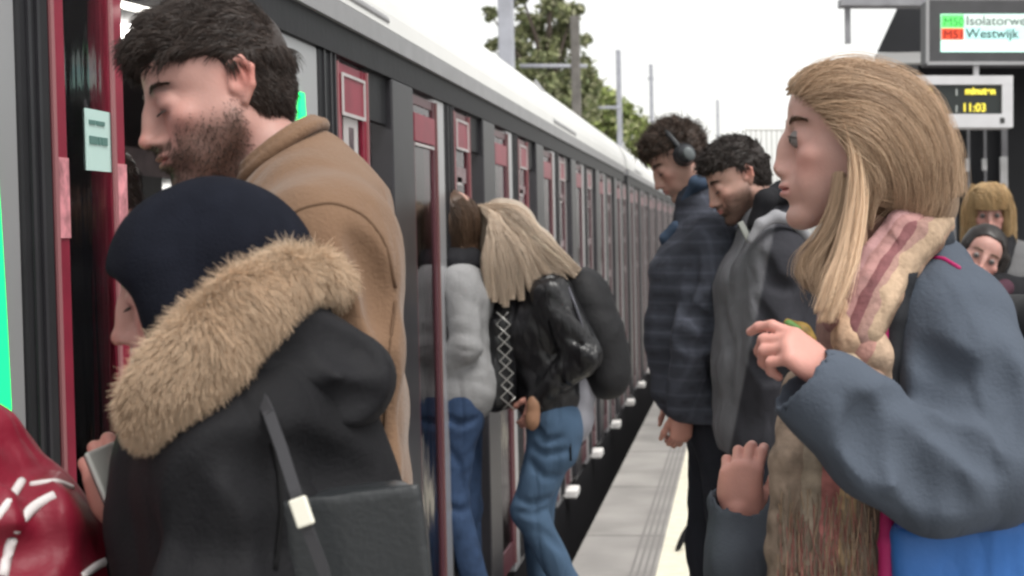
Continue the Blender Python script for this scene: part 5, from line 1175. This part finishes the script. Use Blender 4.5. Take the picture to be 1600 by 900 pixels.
    def drape(pts, n=16):
        out = []; t = np.linspace(0, len(pts)-1, n)
        for q in t:
            i = min(int(q), len(pts)-2); x = pts[i][0]+(pts[i+1][0]-pts[i][0])*(q-i); y = pts[i][1]+(pts[i+1][1]-pts[i][1])*(q-i)
            a = P(x, y, -.6); b = P(x, y, .6); hit = bt.ray_cast(Vector(a), Vector(b-a).normalized())
            if hit[0] is not None: out.append(np.array(hit[0]))
        out = np.array(out); out[1:-1] = (out[:-2]+2*out[1:-1]+out[2:])/4; return out
    pk = mat('magenta piping', (.42, .02, .13), .6, var=.15)
    o = drape([(1452, 402), (1475, 405), (1500, 420)]); s = Sculpt(.003); s.chain(list(o), [.003]*len(o), .003); V, F = s.mesh(); link_mesh('piping', V, F, pk, jk)
    # pink scarf, lengthwise folds of rose, wine and cream
    folds = [((1438, 322), (1405, 352), (1362, 402), (1330, 455), (1308, 500), .015, (.38, .22, .22), -.065), ((1446, 330), (1414, 360), (1374, 412), (1342, 465), (1320, 512), .016, (.36, .20, .19), -.075),
        ((1454, 336), (1424, 366), (1386, 416), (1354, 470), (1332, 520), .013, (.20, .085, .09), -.085), ((1462, 340), (1436, 370), (1398, 420), (1366, 474), (1344, 524), .015, (.36, .22, .19), -.085),
        ((1470, 346), (1448, 372), (1410, 418), (1378, 470), (1356, 520), .015, (.46, .335, .235), -.085), ((1474, 352), (1456, 378), (1422, 416), (1392, 462), (1368, 512), .012, (.36, .24, .17), -.075)]
    scf = None
    for i, (a, b2, c2_, d2, e2, rr, col, dz) in enumerate(folds):
        s = Sculpt(.0045); s.chain([P(*a, .04), P(*a, -.02), P(*b2, dz), P(*c2_, dz-.025), P(*d2, dz-.045), P(*e2, dz-.05)], [rr, rr*1.1, rr*1.25, rr*1.2, rr*1.25, rr*1.3], .008)
        s.disp(wrinkle(.002, 24, (.7, .1, .7), 14+i)); V, F = s.mesh(); m_ = mat('scarf wool %s' % 'abcdef'[i], col, .95, bump=.002, bscale=150, var=.35, vscale=28, fold=.006, fs=16)
        o_ = link_mesh('scarf' if scf is None else 'scarf_fold', V, F, m_, scf if scf is not None else r)
        if scf is None: scf = o_
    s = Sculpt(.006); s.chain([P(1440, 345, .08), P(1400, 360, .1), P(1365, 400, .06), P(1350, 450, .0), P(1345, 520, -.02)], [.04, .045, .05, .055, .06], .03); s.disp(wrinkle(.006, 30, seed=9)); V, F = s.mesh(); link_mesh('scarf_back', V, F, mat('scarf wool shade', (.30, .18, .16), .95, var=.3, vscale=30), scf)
    for i, (x, y, col) in enumerate(((1322, 520, (.56, .38, .26)), (1345, 535, (.48, .26, .22)), (1325, 565, (.60, .46, .32)), (1350, 585, (.46, .30, .22)), (1362, 545, (.50, .36, .26)))):
        s = Sculpt(.0045); s.chain([P(x-4, y-40, -.125), P(x+5, y+10, -.130), P(x+18, y+70, -.10)], [.014, .019, .014], .02); s.disp(wrinkle(.003, 30, (.5, .2, .8), 60+i)); V, F = s.mesh(); link_mesh('scarf_fold', V, F, mat('scarf knot %s' % 'abcde'[i], col, .95, bump=.002, bscale=150, var=.4, vscale=30, fold=.006, fs=16), scf)
    cols = [(1228, .026, (.30, .23, .18)), (1258, .026, (.34, .28, .22)), (1288, .026, (.40, .16, .15)), (1316, .026, (.42, .30, .18)), (1342, .026, (.26, .19, .15)), (1366, .024, (.20, .17, .15))]
    for i, (x, rr, c) in enumerate(cols):
        s = Sculpt(.0055); s.chain([P(x+18, 600+i*4, -.04), P(x+6, 720, -.075), P(x, 860, -.07), P(x-4, 1040, -.06)], [rr*.8, rr, rr, rr*.9], .01); s.disp(wrinkle(.006, 45, (.2, .2, 1), 30+i)); V, F = s.mesh()
        link_mesh('scarf_end', V, F, mat('scarf stripe %s' % 'abcdef'[i], c, .95, bump=.003, bscale=90, var=.4, vscale=40), scf)
    n = 700; p0 = np.stack([P(1215+RNG.uniform(0, 165), 760+RNG.uniform(0, 200), -.10+RNG.uniform(-.004, .01)) for _ in range(n)])
    d = RNG.normal(size=(n, 3))*.10+DN; d /= np.linalg.norm(d, axis=1, keepdims=True); t = np.linspace(0, .05, 5)
    pth = p0[:, None]+d[:, None]*t[None, :, None]+(np.sin(t*200)[None, :, None]*RNG.normal(size=(n, 1, 3))*.0004)
    strands(pth, .0008, 'fringe', hairm, scf, colors=np.array([(.45, .32, .22), (.45, .18, .16), (.34, .28, .22), (.28, .20, .15)])[RNG.integers(0, 4, n)], tip=.8)
    trousers(J, darkt, r, (.11, .08, .06)); shoes(J, r)
    # rucksack straps and bag behind, blue bag in front
    bp = thing('backpack', 'black backpack with a magenta edged strap on the blonde woman in front', 'backpack', P(1600, 600, .15))
    s = Sculpt(.008); s.box(P(1612, 640, .16), (.06, .14, .17), .06, .02, fr=np.array([R, A, U])); s.disp(wrinkle(.006, 18, seed=5)); V, F = s.mesh(); link_mesh('sack', V, F, mat('black backpack cloth', (.02, .02, .022), .8, var=.2), bp)
    sb = mat('strap black', (.028, .030, .036), .8, bump=.001, bscale=120)
    s = Sculpt(.004); s.chain([P(1462, 376, -.05), P(1428, 392, -.095), P(1406, 430, -.11), P(1396, 490, -.105), P(1392, 560, -.095), P(1390, 640, -.09), P(1388, 720, -.085)], [.012, .016, .019, .020, .020, .020, .018], .01); V, F = s.mesh(); stp = link_mesh('strap', V, F, sb, bp)
    s = Sculpt(.003); s.chain([P(1384, 470, -.125), P(1378, 540, -.118), P(1376, 600, -.112), P(1378, 660, -.105)], [.005, .008, .008, .006], .006); V, F = s.mesh(); link_mesh('strap_edge', V, F, pk, stp)
    s = Sculpt(.004); s.chain([P(1388, 780, -.10), P(1386, 850, -.12), P(1384, 960, -.12)], [.010, .011, .011], .006); V, F = s.mesh(); link_mesh('strap_edge', V, F, pk, stp)
    bb = thing('blue_bag', 'bright blue bag under the elbow of the blonde woman in front', 'bag', P(1500, 860, -.1))
    s = Sculpt(.006); f = np.array([Dv(1, .06, 0), A, Dv(-.06, 1, 0)]); s.box(P(1520, 900, -.10), (.112, .05, .082), .02, .01, fr=f); s.disp(wrinkle(.005, 16, (.2, .1, 1), seed=9)); V, F = s.mesh()
    blm = mat('bright blue nylon', (.035, .145, .44), .5, bump=.001, bscale=80, var=.2, vscale=5, spec=.4, fold=.008, fs=9); link_mesh('bag_body', V, F, blm, bb)
    s = Sculpt(.005); s.chain([P(1405, 818, -.15), P(1500, 812, -.155), P(1600, 790, -.15)], [.007, .008, .008], .01); V, F = s.mesh(); link_mesh('rim', V, F, mat('navy rim', (.02, .05, .22), .6), bb)
    MB().obox(P(1592, 800, -.17), [R, A, U], (.024, .004, .008)).build('label', mat('label pale', (.5, .52, .7), .6), bb, bevel=.002)
    # small wrapped snack in the raised hand
    sn = thing('snack', 'small yellow green wrapped snack held between the fingers of the blonde woman in front', 'snack', P(1240, 515, -.2)); sn['label'] = 'small yellow green wrapped snack in the raised hand of the woman in front'
    s = Sculpt(.003); s.chain([P(1232, 506, -.16), P(1252, 518, -.165), P(1266, 530, -.17)], [.007, .010, .008], .01); s.disp(wrinkle(.003, 90, seed=5)); V, F = s.mesh(); link_mesh('wrapper', V, F, mat('yellow wrapper', (.24, .15, .03), .6, var=.5, vscale=60), sn)
    s = Sculpt(.003); s.chain([P(1232, 506, -.175), P(1246, 516, -.178)], [.006, .006], .01); V, F = s.mesh(); link_mesh('leaf_wrap', V, F, mat('green wrapper', (.07, .16, .04), .6, var=.4, vscale=60), sn)
woman_front()
# =================================================== I, J: two women in the background
def woman_fringe():
    P = mapper(345); R, U, A = Dv(1, 0, 0), Dv(0, 1, 0), Dv(0, 0, 1)
    pel = P(1572, 560, 0); r = person('woman with a blonde fringe and a grey coat facing the camera', pel)
    h = Head(P(1545, 333, 0), Dv(-.25, -.22, -1), Dv(-.05, 1, -.2), female=True, tone='pink', vox=.005, neck=P(1556, 385, .03), nr=.05)
    J = default_joints(pel, -A, P(1558, 390, .03)); body(r, h, J, [hand_sculpt(Sculpt(.006), J['wrl'], DN, R, -A, .9), hand_sculpt(Sculpt(.006), J['wrr'], DN, -R, -A, .9)])
    hc = (.55, .38, .20)
    s = Sculpt(.006).local(h.c, h.fr); s.ell((0, -.02, .04), (.092, .11, .098), .02); s.chain([(.08, -.01, .02), (.09, -.0, -.08), (.085, .01, -.17)], [.03, .03, .02], .02); s.chain([(-.08, -.01, .02), (-.09, -.0, -.08), (-.085, .01, -.17)], [.03, .03, .02], .02)
    s.chain([(0, -.05, 0), (0, -.08, -.14)], [.08, .06], .04); s.box((0, .12, -.06), (.058, .09, .095), .02, .01, True); s.disp(wrinkle(.004, 60, (1, 0, 0), 3)); V, F = s.mesh()
    hr = link_mesh('hair', V, F, hairm, r, vc=np.tile(np.array(hc)*.6, (len(V), 1))); ps = []; rs = []
    for i in range(15):
        a = -1.35+2.7*i/14; x = math.sin(a); ps.append([h.L((x*.03, .0, .135)), h.L((x*.075, .06*math.cos(a)+.02, .115)), h.L((x*.088, .100*math.cos(a)+.0, .06)), h.L((x*.09, .10*math.cos(a), .03 if abs(x) < .75 else -.15))]); rs.append((.006, .016, .018, .010))
    for x in (-1, 1):
        for i in range(5): ps.append([h.L((x*.06, -.0-.02*i, .12)), h.L((x*.1, -.02*i, .02)), h.L((x*.10, .02-.02*i, -.10)), h.L((x*.105, .04-.02*i, -.24))]); rs.append((.01, .02, .02, .01))
    locks(ps, rs, 140, 'strands', hairm, hr, hc, rad=.0009, wave=.005)
    s = Sculpt(.009); torso_ops(s, J, .12, .12, .14, .07, down=.05); sleeve_ops(s, J, 'l'); sleeve_ops(s, J, 'r'); s.disp(wrinkle(.006, 16, seed=3)); V, F = s.mesh(); ct = link_mesh('coat', V, F, cloth('mid grey coat', (.14, .14, .145)), r)
    s = Sculpt(.007); s.chain([P(1540, 378, -.1), P(1552, 400, -.14), P(1560, 440, -.15)], [.05, .05, .04], .03); s.chain([P(1572, 378, -.02), P(1565, 410, -.13)], [.045, .04], .03); V, F = s.mesh(); link_mesh('scarf', V, F, blackc, ct)
    trousers(J, darkt, r, vox=.014); shoes(J, r)
def woman_smile():
    P = mapper(400); R, U, A = Dv(1, 0, 0), Dv(0, 1, 0), Dv(0, 0, 1)
    pel = P(1548, 590, 0); r = person('dark haired woman in black tilting her head and smiling, below the one with the fringe', pel)
    h = Head(P(1532, 402, 0), Dv(-.15, -.10, -1), Dv(.42, .9, -.1), female=True, tone='pink', vox=.004, neck=P(1546, 448, .03), nr=.048, fat=1, lips=(.55, .2, .2))
    J = default_joints(pel, -A, P(1549, 452, .03)); body(r, h, J, [hand_sculpt(Sculpt(.006), J['wrl'], DN, R, -A, .9), hand_sculpt(Sculpt(.006), J['wrr'], DN, -R, -A, .9)])
    s = Sculpt(.005).local(h.c, h.fr); s.ell((0, -.028, .042), (.088, .105, .094), .02); s.chain([(-.082, -.02, .03), (-.085, -.02, -.06), (-.08, -.03, -.11)], [.03, .028, .02], .02); s.ell((0, -.06, -.03), (.08, .06, .08), .03); s.box((0, .110, -.035), (.064, .090, .118), .04, .01, True)
    s.disp(wrinkle(.003, 60, (1, 0, 0), 3)); V, F = s.mesh(); link_mesh('hair', V, F, hairm, r, vc=np.tile([.018, .014, .013], (len(V), 1)))
    s = Sculpt(.009); torso_ops(s, J, .115, .115, .13, .07, down=.05); sleeve_ops(s, J, 'l'); sleeve_ops(s, J, 'r'); s.disp(wrinkle(.006, 16, seed=3)); V, F = s.mesh(); ct = link_mesh('coat', V, F, blackc, r)
    s = Sculpt(.006); s.chain([P(1525, 452, -.12), P(1550, 462, -.14), P(1570, 450, -.08)], [.035, .04, .035], .03); V, F = s.mesh(); link_mesh('scarf', V, F, cloth('plum scarf', (.07, .03, .045)), ct)
    trousers(J, darkt, r, vox=.014); shoes(J, r)
woman_fringe(); woman_smile()
# =================================================== K: passenger added inside the train for a man reflected in the door glass
def standin():
    P = mapper(640); R, U, A = Dv(1, 0, 0), Dv(0, 1, 0), Dv(0, 0, 1)
    pel = P(165, 705, 0); r = person('dark haired passenger in a grey jacket added for a man reflected in the door glass', pel)
    h = Head(P(160, 312, 0), Dv(-.8, -.35, .45), Dv(-.3, .9, 0), vox=.004, open_=0, neck=P(170, 385, 0), nr=.052)
    J = default_joints(pel, -R, P(170, 388, 0)); J['shl'] = P(172, 440, -.16); J['shr'] = P(160, 440, .16); J['ell'] = P(185, 600, -.18); J['wrl'] = P(150, 730, -.1)
    body(r, h, J, [hand_sculpt(Sculpt(.006), J['wrl'], DN, -A, -R, .9), hand_sculpt(Sculpt(.006), J['wrr'], DN, A, -R, .9)])
    short_hair(h, 'hair', hairm, r, (.045, .03, .024), n=3000, rad=.0011)
    s = Sculpt(.008); torso_ops(s, J, .12, .12, .13, .07, down=.05, wide=.06); sleeve_ops(s, J, 'l'); sleeve_ops(s, J, 'r'); s.cone(P(168, 372, 0), .07, P(168, 400, 0), .08, .03); s.disp(wrinkle(.008, 20, seed=3)); V, F = s.mesh(); link_mesh('jacket', V, F, cloth('green grey wool', (.34, .38, .36)), r)
    trousers(J, darkt, r, vox=.014); shoes(J, r)
standin()
# the thin dark stick slanting over the pale line beside the dark trousers
a, b = Wp(1036, 902, 330), Wp(1082, 812, 330)
wk = thing('rod', 'thin dark umbrella slanting over the pale platform line', 'rod', (a[0], a[1], 0))
d = (b-a)/np.linalg.norm(b-a); t0 = a-d*(a[2]/d[2]) if d[2] > .05 else a
MB().tube([t0, t0+(b-t0)*.15, t0+(b-t0)*.5, b], [.004, .013, .018, .011], 8).build('tapered_shaft', blackc, wk, smooth=True)
MB().tube([b, b+d*.12, b+d*.16+np.array([-.03, 0, .0])], [.006, .008, .008], 8).build('bent_end', dark, wk, smooth=True)
